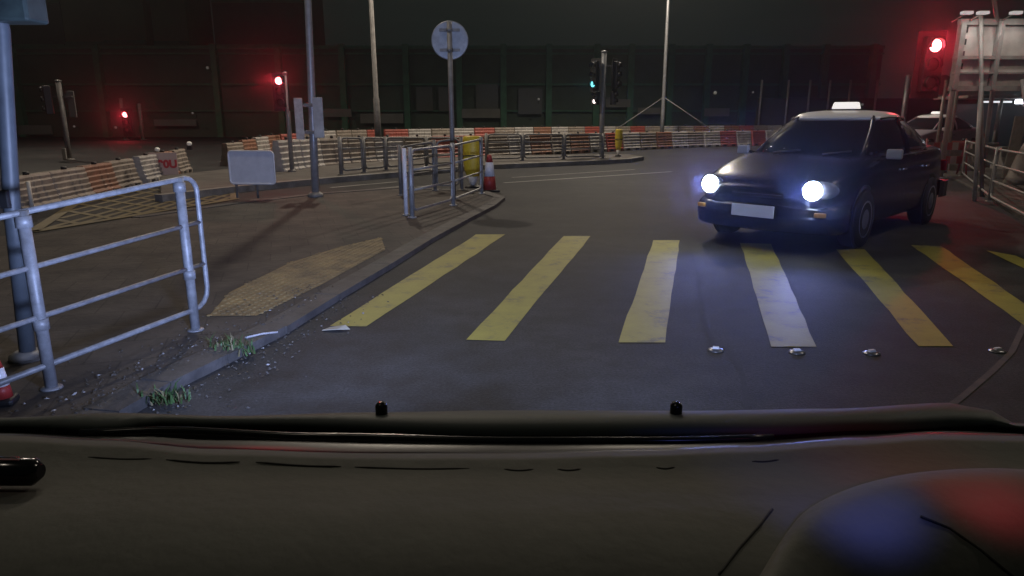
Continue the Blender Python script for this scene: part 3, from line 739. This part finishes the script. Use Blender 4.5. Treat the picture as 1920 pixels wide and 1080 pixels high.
for px in (1813, 1843, 1905):  # the last flood light is added to spread light along the board
    p = L(px, 24, -0.35)
    light('board_light', 'SPOT', bl + p + Vector((0, -0.08, -0.06)), (1.0, 0.95, 0.90), 9, bl + Vector((p.x + 0.35, 0.1, (z0 + z1) / 2)), 0.06, 120, 0.9)
    MB().box(p, (0.17, 0.12, 0.05)).build('flood_light', mat('flood_face', (0.6, 0.6, 0.6), 0.4, emit=(1, 0.93, 0.93), es=0.35), o, bevel=0.01)
    MB().tube([p, (p.x, 0.03, z1)], 0.012, 6).build('bracket', steel, o)
MB().tube([L(1870, 40), L(1864, 0), L(1862, -60)], 0.035, 8).build('mast', steel, o)

# distant lit shelter behind the billboard
Ys = 30.0
o = thing('lit_shelter', 'distant shelter with a white strip light under its roof, far right', 'shelter', (D(1890, 250, Ys).x, Ys, 0)); bl = o.location.copy()
def L(px, py, dy=0.0): return D(px, py, Ys + dy) - bl
MB().box((L(1905, 180).x, 0.8, L(1905, 182).z), (4.5, 2.4, 0.12)).build('roof', galvd, o, bevel=0.02)
MB().box((L(1868, 191).x, 0, L(1868, 191).z), (1.25, 0.10, 0.07)).build('strip_light', mat('strip_on', (0.8, 0.8, 0.8), 0.3, emit=(0.92, 0.95, 1.0), es=1.0), o)
MB().box((L(1914, 191).x, -0.1, L(1914, 191).z), (0.5, 0.2, 0.16)).build('flood_light', mat('flood_on', (0.8, 0.8, 0.8), 0.3, emit=(0.85, 0.92, 1.0), es=6), o)
for px in (1875, 1940):
    MB().tube([(L(px, 200).x, 0, 0), (L(px, 200).x, 0, L(px, 184).z)], 0.09, 10).build('column', galvd, o)
MB().box((L(1900, 240).x, 1.8, 1.0), (4.2, 0.1, 2.0)).build('rear_panel', mat('shelter_panel', (0.10, 0.13, 0.15), 0.4), o)
halo(bl + L(1914, 191) + Vector((0, -0.6, 0)), 14, (0.8, 0.9, 1.0), 0.1)

# grey concrete blocks and boards by the right pavement
conc = mat('concrete', (0.24, 0.22, 0.20), 0.8, noise=(0.14, 0.125, 0.11), scale=2.5)
for i, (px, py, pyt, wpx, lab) in enumerate(((1790, 318, 278, 46, 'low grey concrete block behind the slanting billboard leg'), (1838, 312, 268, 50, 'longer grey block between the billboard legs'), (1890, 318, 275, 45, 'grey block at the right behind the railing'))):
    bb = G(px, py, PZ); hh_ = H(bb, pyt) - PZ; wd = wpx * bb.y / F
    o = MB().loft([[Vector((sx * wd / 2, y_, z_)) for y_, z_ in ((-0.28, 0), (-0.26, 0.15), (-0.12, 0.35), (-0.09, hh_), (0.09, hh_), (0.12, 0.35), (0.26, 0.15), (0.28, 0))] for sx in (-1, 1)], smooth=False).build('concrete_block', conc, loc=bb, bevel=0.02)
    tag(o, lab, 'concrete block', 'concrete blocks behind the right railing')
bb = G(1893, 335, PZ); o = thing('board_stack', 'tall pale leaning boards at the right between billboard legs', 'boards', bb, R(10))
hb = H(bb, 218) - PZ
for k in range(3): MB().box((k * 0.03 - 0.02, k * 0.05, hb / 2 - k * 0.05), (0.30 - k * 0.04, 0.03, hb - k * 0.1), Matrix.Rotation(R(3 + k), 3, 'Y')).build('board', mat('ply', (0.30, 0.275, 0.24), 0.7, noise=(0.2, 0.18, 0.15), scale=5), o)
bb = G(1917, 345, PZ); o = thing('tarpaulin_heap', 'pale pointed tarpaulin heap at the right edge behind the railing', 'tarpaulin', bb)
hb = H(bb, 255) - PZ; rings = []
for f in (0, 0.15, 0.35, 0.6, 0.85, 1.0):
    rings.append([Vector((math.cos(k * math.pi / 9) * (0.34 * (1 - f) ** 0.8 + 0.03) * (1 + 0.12 * math.sin(3 * k + f * 4)), math.sin(k * math.pi / 9) * (0.28 * (1 - f) + 0.03), hb * f)) for k in range(18)])
MB().loft(rings).build('cover', mat('tarp', (0.36, 0.33, 0.29), 0.7, noise=(0.24, 0.22, 0.19), scale=4), o)

# red and white barricade by the far taxi
bb = G(1765, 332); o = thing('barricade', 'red and white striped barricade at the foot of the red traffic light', 'barricade', bb, R(-8))
u = bb.y / F
redb = mat('barricade_red', (0.28, 0.05, 0.05), 0.5); whb = mat('barricade_white', (0.30, 0.26, 0.25), 0.5)
for z_ in (0.75, 0.42):
    mb = MB()
    for k in range(8):
        mb.cur = k % 2; mb.box((-0.49 + k * 0.14, 0, z_), (0.14, 0.03, 0.18))
    mb.build('stripe_board', [redb, whb], o)
for x in (-0.45, 0.45):
    MB().tube([(x, -0.25, 0), (x, 0.0, 0.92), (x, 0.25, 0)], 0.022, 8).build('leg', redb, o)
for px, py, lab in ((1735, 318, 'red plastic barrier just left of the red light pole'), (1800, 312, 'red plastic barrier half hidden behind the slanting leg')):
    p = G(px, py); place_barrier(p, R(-20), 'red', lab, 'red barriers by the right traffic light', 0.8)

# ------------------------------------------------------------------ cars
def make_taxi(name, label, loc, rz, body, lights=True, roofm=None):
    t = thing(name, label, 'taxi', loc, rz, 'taxis')
    glass = mat('car_glass', (0.012, 0.014, 0.018), 0.06, spec=0.8)
    chrome = mat('chrome', (0.6, 0.6, 0.62), 0.15, 1.0)
    # lower body: cross-sections along the length, front at -Y
    st = [(-2.36, 0.40, 0.34, 0.58), (-2.34, 0.56, 0.27, 0.66), (-2.24, 0.72, 0.22, 0.73), (-2.05, 0.81, 0.19, 0.80), (-1.6, 0.85, 0.18, 0.90), (-1.1, 0.86, 0.18, 0.985),
          (-0.8, 0.86, 0.18, 0.99), (0.0, 0.86, 0.18, 1.0), (1.3, 0.86, 0.18, 1.02), (1.65, 0.84, 0.2, 1.04), (2.05, 0.80, 0.24, 1.03), (2.25, 0.72, 0.28, 0.97), (2.33, 0.58, 0.34, 0.86)]
    rings = []
    for y, hw, zb, zt in st:
        m_ = zb + (zt - zb) * 0.55
        half = [(hw * 0.92, zb), (hw * 0.985, zb + 0.08), (hw, m_ - 0.04), (hw * 0.995, m_ + 0.02), (hw * 0.965, zt - 0.07), (hw * 0.90, zt - 0.015), (hw * 0.6, zt + 0.012), (0.0, zt + 0.02)]
        rings.append([Vector((x, y, z)) for x, z in half] + [Vector((-x, y, z)) for x, z in reversed(half[:-1])])
    ob = MB().loft(rings).build('body', body, t)
    ob.modifiers.new('sub', 'SUBSURF').levels = 1; ob.modifiers['sub'].render_levels = 2
    # greenhouse glass, rounded in plan and leaning in
    lev = [(0.95, 0.815, -1.22, 1.86), (1.10, 0.765, -0.93, 1.56), (1.24, 0.695, -0.62, 1.22), (1.35, 0.62, -0.36, 0.90), (1.40, 0.57, -0.22, 0.74)]
    def plan(hw, y0, y1, z, n=32, e=0.5):
        out = []
        for k in range(n):
            th = 2 * math.pi * (k + 0.5) / n; c_, s2 = math.cos(th), math.sin(th)
            out.append(Vector((hw * math.copysign(abs(c_) ** e, c_), (y0 + y1) / 2 + (y1 - y0) / 2 * math.copysign(abs(s2) ** e, s2), z)))
        return out
    gr = [plan(hw, y0, y1, z) for z, hw, y0, y1 in lev]
    MB().loft(gr).build('windows', glass, t)
    for k, nm, wd in ((20, 'front_pillar', 0.030), (27, 'front_pillar', 0.030), (4, 'rear_pillar', 0.045), (11, 'rear_pillar', 0.045)):
        MB().tube([g_[k] for g_ in gr], wd, 8).build(nm, body, t)
    zl, zh = 0.93, 1.40
    for sx in (-1, 1):
        MB().tube([(sx * 0.815, 0.2, zl), (sx * 0.77, 0.21, 1.10), (sx * 0.70, 0.23, 1.24), (sx * 0.60, 0.25, 1.38)], 0.028, 8).build('centre_pillar', body, t)
        mb = MB(); mb.tube([(sx * 0.83, -0.8, 0.965), (sx * 0.84, 0.2, 0.975), (sx * 0.83, 1.2, 0.985)], 0.012, 6); mb.build('belt_trim', chrome, t)
        mb = MB(); mb.tube([(sx * 0.56, -0.22, 1.385), (sx * 0.605, -0.05, 1.40), (sx * 0.605, 0.55, 1.40), (sx * 0.56, 0.76, 1.375)], 0.011, 6); mb.build('rain_gutter', chrome, t)
        for y in (-0.25, 0.75): MB().box((sx * 0.858, y + 0.22, 0.80), (0.02, 0.13, 0.03)).build('door_handle', chrome, t, bevel=0.006)
        # mirror
        MB().box((sx * 0.93, -0.80, 1.00), (0.17, 0.07, 0.11)).build('wing_mirror', mat('mirror_shell', (0.4, 0.4, 0.42), 0.3), t, bevel=0.02)
        MB().tube([(sx * 0.80, -0.80, 0.97), (sx * 0.9, -0.80, 0.98)], 0.018, 6).build('mirror_arm', black, t)
    # roof
    rr = [plan(0.60, -0.30, 0.80, 1.375), plan(0.585, -0.27, 0.77, 1.41), plan(0.55, -0.21, 0.72, 1.44), plan(0.46, -0.08, 0.60, 1.468), plan(0.28, 0.05, 0.45, 1.485), plan(0.06, 0.2, 0.3, 1.49)]
    MB().loft(rr).build('roof', roofm, t)
    t.scale = (1, 0.93, 1.03)
    # roof sign
    s_ = MB().box((0, 0.18, 1.545), (0.34, 0.14, 0.09), taper=0.86).build('roof_sign', mat('taxi_sign', (0.7, 0.7, 0.65), 0.4, emit=(1, 0.95, 0.9), es=0.8), t, bevel=0.015)
    MB().box((0, 0.18, 1.495), (0.42, 0.18, 0.02)).build('roof_sign_base', black, t)
    # front
    MB().box((0, -2.345, 0.60), (0.62, 0.05, 0.09)).build('grille', blackg, t, bevel=0.03)
    mb = MB()
    mb.box((0, -2.374, 0.60), (0.58, 0.01, 0.008))
    mb.build('grille_bar', chrome, t)
    bump = MB()
    br_ = [[Vector((x * q1, y + q2, z)) for z, q1, q2 in ((0.20, 0.97, 0.10), (0.24, 0.99, 0.02), (0.36, 1, 0), (0.45, 0.99, 0.01), (0.50, 0.96, 0.06), (0.50, 0.9, 0.16), (0.20, 0.9, 0.2))] for x, y in ((-0.87, -1.90), (-0.855, -2.1), (-0.78, -2.26), (-0.6, -2.36), (-0.3, -2.405), (0, -2.42), (0.3, -2.405), (0.6, -2.36), (0.78, -2.26), (0.855, -2.1), (0.87, -1.90))]
    bump.loft(br_).build('front_bumper', body, t)
    br_ = [[Vector((x, y, z)) for z in (0.32, 0.36, 0.50, 0.54)] + [Vector((x * 0.97, y - 0.12, z)) for z in (0.54, 0.32)] for x, y in ((-0.86, 2.0), (-0.85, 2.25), (-0.7, 2.38), (0, 2.42), (0.7, 2.38), (0.85, 2.25), (0.86, 2.0))]
    MB().loft(br_, smooth=False).build('rear_bumper', mat('bumper', (0.025, 0.025, 0.028), 0.5), t)
    MB().box((-0.0, -2.445, 0.42), (0.50, 0.015, 0.13)).build('number_plate', mat('plate', (0.75, 0.75, 0.78), 0.35, noise=(0.7, 0.7, 0.72), scale=2, emit=(0.75, 0.75, 0.9), es=0.0), t, bevel=0.006)
    hl = mat('headlamp_on', (0.8, 0.8, 0.85), 0.2, emit=(0.72, 0.84, 1.0), es=30.0) if lights else mat('headlamp_off', (0.4, 0.4, 0.42), 0.15)
    for sx in (-1, 1):
        rl = Matrix.Rotation(sx * R(24), 3, 'Z')
        def ell(c, a_, b__, c__): return MB().loft([[Vector(c) + rl @ Vector((a_ * math.sin(ph) * math.cos(th), b__ * -math.cos(ph) * 1.0, c__ * math.sin(ph) * math.sin(th))) for th in [k * math.pi / 10 for k in range(20)]] for ph in [max(0.05, i * math.pi / 10) for i in range(6)]], caps=True)
        h_ = ell((sx * 0.63, -2.20, 0.665), 0.20, 0.11, 0.10).build('headlight', mat('lamp_glass', (0.14, 0.14, 0.17), 0.1), t)
        MB().lathe([(0.10, -0.01), (0.10, 0.015), (0.07, 0.03), (0.0, 0.036)], 20, (sx * 0.60, -2.325, 0.665), Matrix.Rotation(R(90), 3, 'X')).build('bulb_lens', hl, h_)
        MB().box((sx * 0.70, -2.315, 0.42), (0.12, 0.04, 0.045), Matrix.Rotation(sx * R(28), 3, 'Z')).build('indicator', mat('indicator', (0.5, 0.25, 0.05), 0.3), t, bevel=0.008)
        MB().box((sx * 0.66, 2.32, 0.74), (0.26, 0.05, 0.15)).build('tail_light', mat('tail', (0.3, 0.01, 0.01), 0.2), t, bevel=0.01)
    for sx in (-1, 1):
        for y in (-1.40, 1.32):
            ry = Matrix.Rotation(sx * R(90), 3, 'Y')
            MB().lathe([(0.36, 0.0), (0.36, 0.012), (0.33, 0.016)], 28, (sx * 0.838, y, 0.33), ry).build('wheel_arch', black, t)
            wh = MB().lathe([(0.20, -0.16), (0.29, -0.17), (0.315, -0.14), (0.315, 0.02), (0.30, 0.045), (0.21, 0.05)], 28, (sx * 0.83, y, 0.315), ry).build('wheel', mat('tyre', (0.02, 0.02, 0.02), 0.8), t)
            MB().lathe([(0.205, 0.03), (0.205, 0.054), (0.16, 0.045), (0.06, 0.055), (0.05, 0.065), (0.0, 0.068)], 24, (sx * 0.83, y, 0.315), ry).build('rim', mat('rim_metal', (0.35, 0.35, 0.36), 0.35, 0.8), wh)
    # wipers
    for x in (-0.35, 0.25): MB().tube([(x, -1.20, 0.99), (x + 0.30, -1.10, 1.03)], 0.009, 6).build('wiper', black, t)
    return t
dark = mat('taxi_body', (0.008, 0.007, 0.018), 0.22, 0.0, spec=0.5)
silver = mat('silver_roof', (0.78, 0.78, 0.80), 0.35, 0.1)
T_POS, T_RZ = Vector((4.29, 9.33, 0)), R(-45)
tx = make_taxi('taxi', 'dark taxi with silver roof and lit headlights turning beyond the crossing', T_POS, T_RZ, dark, True, silver)
rz_ = Matrix.Rotation(T_RZ, 3, 'Z')
for sx in (-1, 1):
    p = T_POS + rz_ @ Vector((sx * 0.60, -2.30, 0.69)); tg = T_POS + rz_ @ Vector((sx * 0.6 - 2.0, -9.0, 0.75))
    halo(T_POS + rz_ @ Vector((sx * 0.60, -2.36, 0.70)), 48, (0.16, 0.24, 1.0), 0.09)
    light('taxi_headlight_beam', 'SPOT', p, (0.22, 0.30, 1.0), 12, tg, 0.07, 85, 1.0)
ft = make_taxi('taxi', 'second taxi with silver roof, partly hidden behind the red light pole', D(1745, 300, 23.5) * Vector((1, 1, 0)) if False else Vector((D(1738, 300, 26).x, 26, 0)), R(-62), mat('taxi_body_far', (0.30, 0.26, 0.30), 0.35), False, silver)

# ------------------------------------------------------------------ dark wall with posts and panels behind
gsteel = mat('green_steel', (0.09, 0.26, 0.16), 0.6, noise=(0.06, 0.18, 0.11), scale=2)
dpanel = mat('dark_panel', (0.10, 0.15, 0.11), 0.7, noise=(0.07, 0.105, 0.08), scale=0.6)
fpanel = mat('facade_olive', (0.24, 0.29, 0.15), 0.7, noise=(0.18, 0.21, 0.12), scale=0.4)
ppanel = mat('pale_panel', (0.28, 0.28, 0.25), 0.7, noise=(0.22, 0.22, 0.195), scale=0.8)
YW = 52.0
ow = thing('noise_barrier', 'long dark green panelled wall with steel posts behind the barriers', 'wall', (0, YW, 0))
def Lw(px, py, dy=0): return D(px, py, YW + dy) - Vector((0, YW, 0))
xa, xb = Lw(-150, 100).x, Lw(1660, 100).x; zt = Lw(960, 88).z
MB().box(((xa + xb) / 2, 0.5, zt / 2), (xb - xa, 0.25, zt)).build('panel_sheet', dpanel, ow)
for px in (20, 180, 400, 520, 640, 760, 860, 944, 1030, 1120, 1185, 1260, 1330, 1400, 1475, 1550, 1640):
    MB().box((Lw(px, 100).x, 0.1, zt / 2 + 0.1), (0.42, 0.5, zt + 0.2)).build('post', gsteel, ow)
for py, t in ((88, 0.22), (100, 0.12), (158, 0.14), (208, 0.1)):
    z_ = Lw(960, py).z; MB().box(((xa + xb) / 2, 0.22, z_), (xb - xa, 0.2, t)).build('rail', gsteel, ow)
for (p0, p1, q0, q1) in ((35, 100, 235, 252), (290, 370, 224, 236), (607, 660, 204, 219), (676, 757, 213, 231), (866, 938, 204, 221), (1136, 1181, 186, 201), (1196, 1238, 202, 214), (1320, 1366, 203, 218)):
    c0 = Lw(p0, q0); c1 = Lw(p1, q1)
    MB().box(((c0.x + c1.x) / 2, -0.1, (c0.z + c1.z) / 2), (c1.x - c0.x, 0.12, abs(c0.z - c1.z))).build('pale_panel', ppanel, ow)
for (p0, p1, q0, q1) in ((780, 812, 163, 208), (822, 846, 163, 208), (892, 934, 158, 206), (972, 1016, 166, 214)):
    c0 = Lw(p0, q0); c1 = Lw(p1, q1)
    MB().box(((c0.x + c1.x) / 2, 0.12, (c0.z + c1.z) / 2), (c1.x - c0.x, 0.3, abs(c0.z - c1.z))).build('window', mat('dull_window', (0.13, 0.14, 0.12), 0.4), ow)
# left: tall building end with a soffit line
YB = 58.0
ob_ = thing('building', 'tall olive grey building block looming behind the left traffic lights', 'building', (0, YB, 0))
def Lb(px, py): return D(px, py, YB) - Vector((0, YB, 0))
xs = [Lb(p, 100).x for p in (-260, 75, 105, 175, 188, 272, 345, 372, 560)]
zz = Lb(200, 128).z
for i, (a, b_, z_, dy, m_) in enumerate(((xs[0], xs[1], 30, 3.0, dpanel), (xs[2], xs[4], 26, 1.0, fpanel), (xs[4] + 0.2, xs[5], 28, 0.0, fpanel), (xs[5] + 0.3, xs[6], 24, 0.6, fpanel), (xs[7], xs[8], 22, 3.0, dpanel))):
    MB().box(((a + b_) / 2, dy + 3, z_ / 2), (b_ - a, 5, z_)).build('wall', m_, ob_)
    for k in range(1, 7):
        zf = k * 3.6
        if zf < z_: MB().box(((a + b_) / 2, dy + 0.42, zf), (b_ - a - 0.05, 0.16, 0.35)).build('floor_band', gsteel, ob_)
MB().box(((xs[2] + xs[6]) / 2, -0.4, zz), (xs[6] - xs[2], 1.6, 0.28)).build('canopy', black, ob_)
# the far low wall on the right, with posts
o = thing('site_hoarding', 'low dark hoarding with thin posts behind the dark taxi', 'hoarding', (D(1560, 230, 46).x, 46, 0)); bl = o.location.copy()
def L(px, py): return D(px, py, 46) - bl
x0, x1 = L(1420, 200).x, L(2050, 200).x
MB().box(((x0 + x1) / 2, 0.2, 1.3), (x1 - x0, 0.12, 2.6)).build('panel_sheet', mat('hoarding', (0.03, 0.033, 0.036), 0.7, noise=(0.02, 0.022, 0.024), scale=0.6), o)
for px in (1425, 1475, 1515, 1552, 1590, 1640, 1700, 1780, 1860, 1940):
    MB().tube([(L(px, 200).x, 0, 0), (L(px, 200).x, 0, L(px, 150).z)], 0.07, 8).build('post', galvd, o)

# tiny distant lights
dl = [((389, 127), 50, 0.09, 'tiny white light high on the dark wall, left'), ((361, 212), 50, 0.07, 'tiny amber light beside the far pale panel, left'),
      ((1341, 174), 45, 0.10, 'tiny white light above the pale panel right of the guyed column'), ((1412, 173), 45, 0.06, 'faint tiny light left of the taxi roof'),
      ((1617, 196), 44, 0.07, 'faint tiny light right of the taxi roof'), ((217, 239), 50, 0.08, 'tiny dull light below the far red light'), ((139, 237), 50, 0.07, 'tiny pale light beside the unlit traffic light'), ((1010, 186), 50, 0.08, 'small pale lamp on the wall above the island railing')]
for (px, py), Y, r_, lab in dl:
    p = D(px, py, Y); o = thing('distant_lamp', lab, 'lamp', p, 0, 'tiny lights on the dark background')
    MB().lathe([(r_ * 0.5, -r_), (r_, -r_ * 0.5), (r_, r_ * 0.5), (r_ * 0.5, r_)], 12).build('lens', mat('far_lamp', (0.6, 0.6, 0.6), 0.3, emit=(1, 0.95, 0.85), es=0.05), o)
    MB().tube([(0, 0, 0.0), (0, 0.5, 0.0), (0, 0.6, -0.3)], 0.02, 6).build('bracket', black, o)

# ------------------------------------------------------------------ the car the camera sits in
car = thing('camera_car', 'own car front seen from inside: bonnet edge, wiper cowl and dark dashboard', 'car', (0, 1.0, 0))
CO = Vector((0, 1.0, 0))
dashm = mat('dashboard', (0.098, 0.100, 0.085), 0.8, noise=(0.078, 0.080, 0.068), scale=5, bump=0.15)
def sheetgrid(pxs, rows, name, m, parent, smooth=True, thick=0.012):
    """rows: list of (fn(px)->(py), z) lines back to front laid in space"""
    V = []; 
    for fn, zf in rows:
        for px in pxs:
            z = zf(px) if callable(zf) else zf
            q0 = G(px, fn(px) if callable(fn) else fn, z) - CO; q0.x = max(-0.95, min(0.95, q0.x)); V.append(q0)
    n_ = len(pxs); fs = [(r_ * n_ + k, r_ * n_ + k + 1, (r_ + 1) * n_ + k + 1, (r_ + 1) * n_ + k) for r_ in range(len(rows) - 1) for k in range(n_ - 1)]
    o = MB().add(V, fs, smooth).build(name, m, parent)
    if sum(p.normal.z * p.area for p in o.data.polygons) < 0: o.data.flip_normals()
    md = o.modifiers.new('thick', 'SOLIDIFY'); md.thickness = thick; md.offset = -1
    return o
pxs = [-260 + i * 40 for i in range(62)]
def interp(tab):
    def f(x):
        if x <= tab[0][0]: return tab[0][1]
        for (a, ya), (b_, yb) in zip(tab, tab[1:]):
            if x <= b_: t = (x - a) / (b_ - a); t = t * t * (3 - 2 * t); return ya + (yb - ya) * t
        return tab[-1][1]
    return f
edge = interp([(-260, 800), (0, 783), (220, 774), (420, 780), (700, 773), (960, 769), (1300, 770), (1560, 766), (1780, 755), (1850, 768), (1925, 802), (2150, 850)])
cowl0 = interp([(-260, 822), (0, 806), (200, 812), (300, 800), (420, 803), (960, 816), (1400, 815), (1650, 806), (1800, 800), (1925, 806), (2150, 860)])
cowl1 = interp([(-260, 812), (0, 814), (200, 824), (400, 840), (700, 848), (960, 848), (1200, 843), (1400, 836), (1600, 822), (1750, 812), (1925, 815), (2150, 870)])
bonm = mat('bonnet_paint', (0.052, 0.064, 0.060), 0.6, spec=0.4)
# bonnet: falls away beyond the visible edge
def zz_(v): return lambda px: v
sheetgrid(pxs, [(cowl0, 0.93), (lambda x: (edge(x) + cowl0(x)) / 2, 0.945), (edge, 0.93), (lambda x: edge(x) + 6, 0.88), (lambda x: edge(x) + 12, 0.78), (lambda x: edge(x) + 22, 0.66), (lambda x: edge(x) + 60, 0.45)], 'bonnet', bonm, car)
# black gap with wiper
sheetgrid(pxs, [(lambda x: cowl1(x) + 8, 0.955), (cowl1, 0.95), (lambda x: cowl0(x) * 0.5 + cowl1(x) * 0.5, 0.915), (cowl0, 0.925)], 'cowl', mat('cowl_plastic', (0.010, 0.010, 0.011), 0.38), car)
wp = [G(px, interp([(150, 812), (300, 806), (600, 818), (960, 826), (1250, 826), (1500, 820)])(px), 0.965) - CO for px in range(150, 1500, 50)]
MB().tube(wp, 0.006, 8).build('wiper', mat('wiper_rubber', (0.01, 0.01, 0.011), 0.22), car)
for px, py in ((715, 764), (1268, 764)):
    p = G(px, py, 0.945) - CO
    MB().lathe([(0.011, -0.02), (0.011, 0.004), (0.007, 0.010), (0.0, 0.011)], 14, p).build('washer_nozzle', blackg, car)
# dashboard
dash = sheetgrid(pxs, [(lambda x: cowl1(x) + 2, 0.99), (lambda x: cowl1(x) + 16, 0.995), (lambda x: cowl1(x) + 30, 0.99), (lambda x: 905, 0.995), (lambda x: 950, 1.004), (lambda x: 985, 1.008), (lambda x: 1030, 1.002), (lambda x: 1080, 0.995), (lambda x: 1180, 0.97), (lambda x: 1300, 0.92)], 'dashboard', dashm, car, thick=0.02)
# instrument hood at the right
hood = []
for (px, py, z) in ((1400, 1110, 1.0), (1462, 1000, 1.01), (1500, 955, 1.02), (1560, 920, 1.03), (1640, 893, 1.035), (1720, 878, 1.04), (1830, 870, 1.04), (1930, 872, 1.04), (2100, 890, 1.03)):
    hood.append((px, py, z))
rows_ = []
cen = (1800, 1300)
V = []; nr = 9
for j in range(nr):
    f = max(0, j - 1) / (nr - 2)
    for (px, py, z) in hood:
        zx = z - 0.07 if j == 0 else z + 0.012 - 0.10 * f ** 1.6
        x_ = px + (cen[0] - px) * f * 0.75; y_ = py + (cen[1] - py) * f * 0.75
        if j == 0: x_, y_ = px - 3, py + 10
        V.append(G(x_, y_, zx) - CO)
n_ = len(hood)
o = MB().add(V, [(r_ * n_ + k, r_ * n_ + k + 1, (r_ + 1) * n_ + k + 1, (r_ + 1) * n_ + k) for r_ in range(nr - 1) for k in range(n_ - 1)], True).build('instrument_hood', dashm, car); hoodo = o
md = o.modifiers.new('sub', 'SUBSURF'); md.levels = 1; md.render_levels = 2
from mathutils.bvhtree import BVHTree
def drape(ob_, px, py):
    bv = BVHTree.FromPolygons([v.co.copy() for v in ob_.data.vertices], [tuple(p.vertices) for p in ob_.data.polygons])
    h_ = bv.ray_cast(Vector((0, 0, HC)) - CO, ray(px, py).normalized())
    return h_[0] if h_[0] is not None else G(px, py, 1.0) - CO
for ob_, pts in ((dash, [(1348, 1078), (1385, 1030), (1425, 985), (1448, 955)]), (o, [(1726, 968), (1780, 990), (1840, 1032), (1905, 1085)])):
    pts = [(a[0] + (b_[0] - a[0]) * k / 5, a[1] + (b_[1] - a[1]) * k / 5) for a, b_ in zip(pts, pts[1:]) for k in range(5)] + [pts[-1]]
    MB().tube([drape(ob_, x, y) for x, y in pts], 0.0016, 6).build('panel_gap', mat('slot', (0.02, 0.02, 0.018), 0.9), car)
# defroster slots
for a, b_ in ((165, 285), (312, 450), (480, 640), (665, 880), (945, 1000), (1045, 1090), (1230, 1265), (1410, 1460)):
    f = interp([(165, 857), (450, 866), (700, 876), (1000, 880), (1300, 876), (1460, 862)])
    pts = [drape(dash, a + (b_ - a) * k / 8, f(a + (b_ - a) * k / 8) + 3.0 * math.sin(math.pi * k / 8)) for k in range(9)]
    MB().tube(pts, [0.0005] + [0.0017] * 7 + [0.0005], 8).build('defroster_slot', mat('slot_soft', (0.022, 0.022, 0.02), 0.95), car)
# pale edge line at right
MB().tube([G(x, y, 0.99) - CO for x, y in ((1755, 822), (1820, 828), (1880, 836), (1940, 846))], 0.0015, 6).build('trim_line', mat('trim_red', (0.35, 0.12, 0.12), 0.3), car)
# front shell of the car, below the view
MB().box((0, 0.55, 0.42), (1.62, 0.6, 0.28)).build('bumper', bonm, car, bevel=0.08)
for sx in (-1, 1):
    MB().lathe([(0.09, -0.02), (0.09, 0.02), (0.0, 0.03)], 18, (sx * 0.62, 0.87, 0.5), Matrix.Rotation(R(90), 3, 'X')).build('headlight', mat('lamp_glass', (0.14, 0.14, 0.17), 0.1), car)
# small holder on the dashboard at the left
b = G(20, 905, 1.005); o = thing('dashboard_holder', 'black rounded holder lying on the dashboard at the left edge', 'holder', b)
A = G(-60, 883, 1.02) - b; B = G(62, 884, 1.02) - b
MB().tube([A, A.lerp(B, .3), B, B + Vector((0.010, 0, 0))], [0.018, 0.018, 0.0175, 0.009], 18).build('body', blackg, o)
MB().tube([A + Vector((0, -0.004, 0.0185)), B + Vector((-0.012, -0.004, 0.0178))], 0.0012, 6).build('highlight', mat('highlight_pink', (0.45, 0.2, 0.2), 0.3), o)  # red highlight on the holder, laid on as a thin coloured strip

# unseen spots added to tint the hood blue and red, like reflected lights
for px, py, colr, pw in ((1600, 930, (0.16, 0.20, 1.0), 1.3), (1825, 900, (1.0, 0.05, 0.09), 1.1)):
    hp = drape(hoodo, px, py) + CO
    light('hood_tint', 'SPOT', hp + Vector((0.0, -0.16, 0.13)), colr, pw, hp, 0.02, 52, 1.0)

# ------------------------------------------------------------------ night air
hz_ = MB().box((0, 60, 9.0), (170, 170, 22)).build('haze', mat('haze', (1, 1, 1)))
hm = MATS['haze'].node_tree; hm.nodes.remove(hm.nodes['Principled BSDF'])
pv = hm.nodes.new('ShaderNodeVolumePrincipled'); pv.inputs['Color'].default_value = (0.9, 0.92, 0.95, 1); pv.inputs['Density'].default_value = 0.003; pv.inputs['Anisotropy'].default_value = 0.93
hm.links.new(pv.outputs[0], hm.nodes['Material Output'].inputs['Volume'])
struct(hz_, 'stuff')
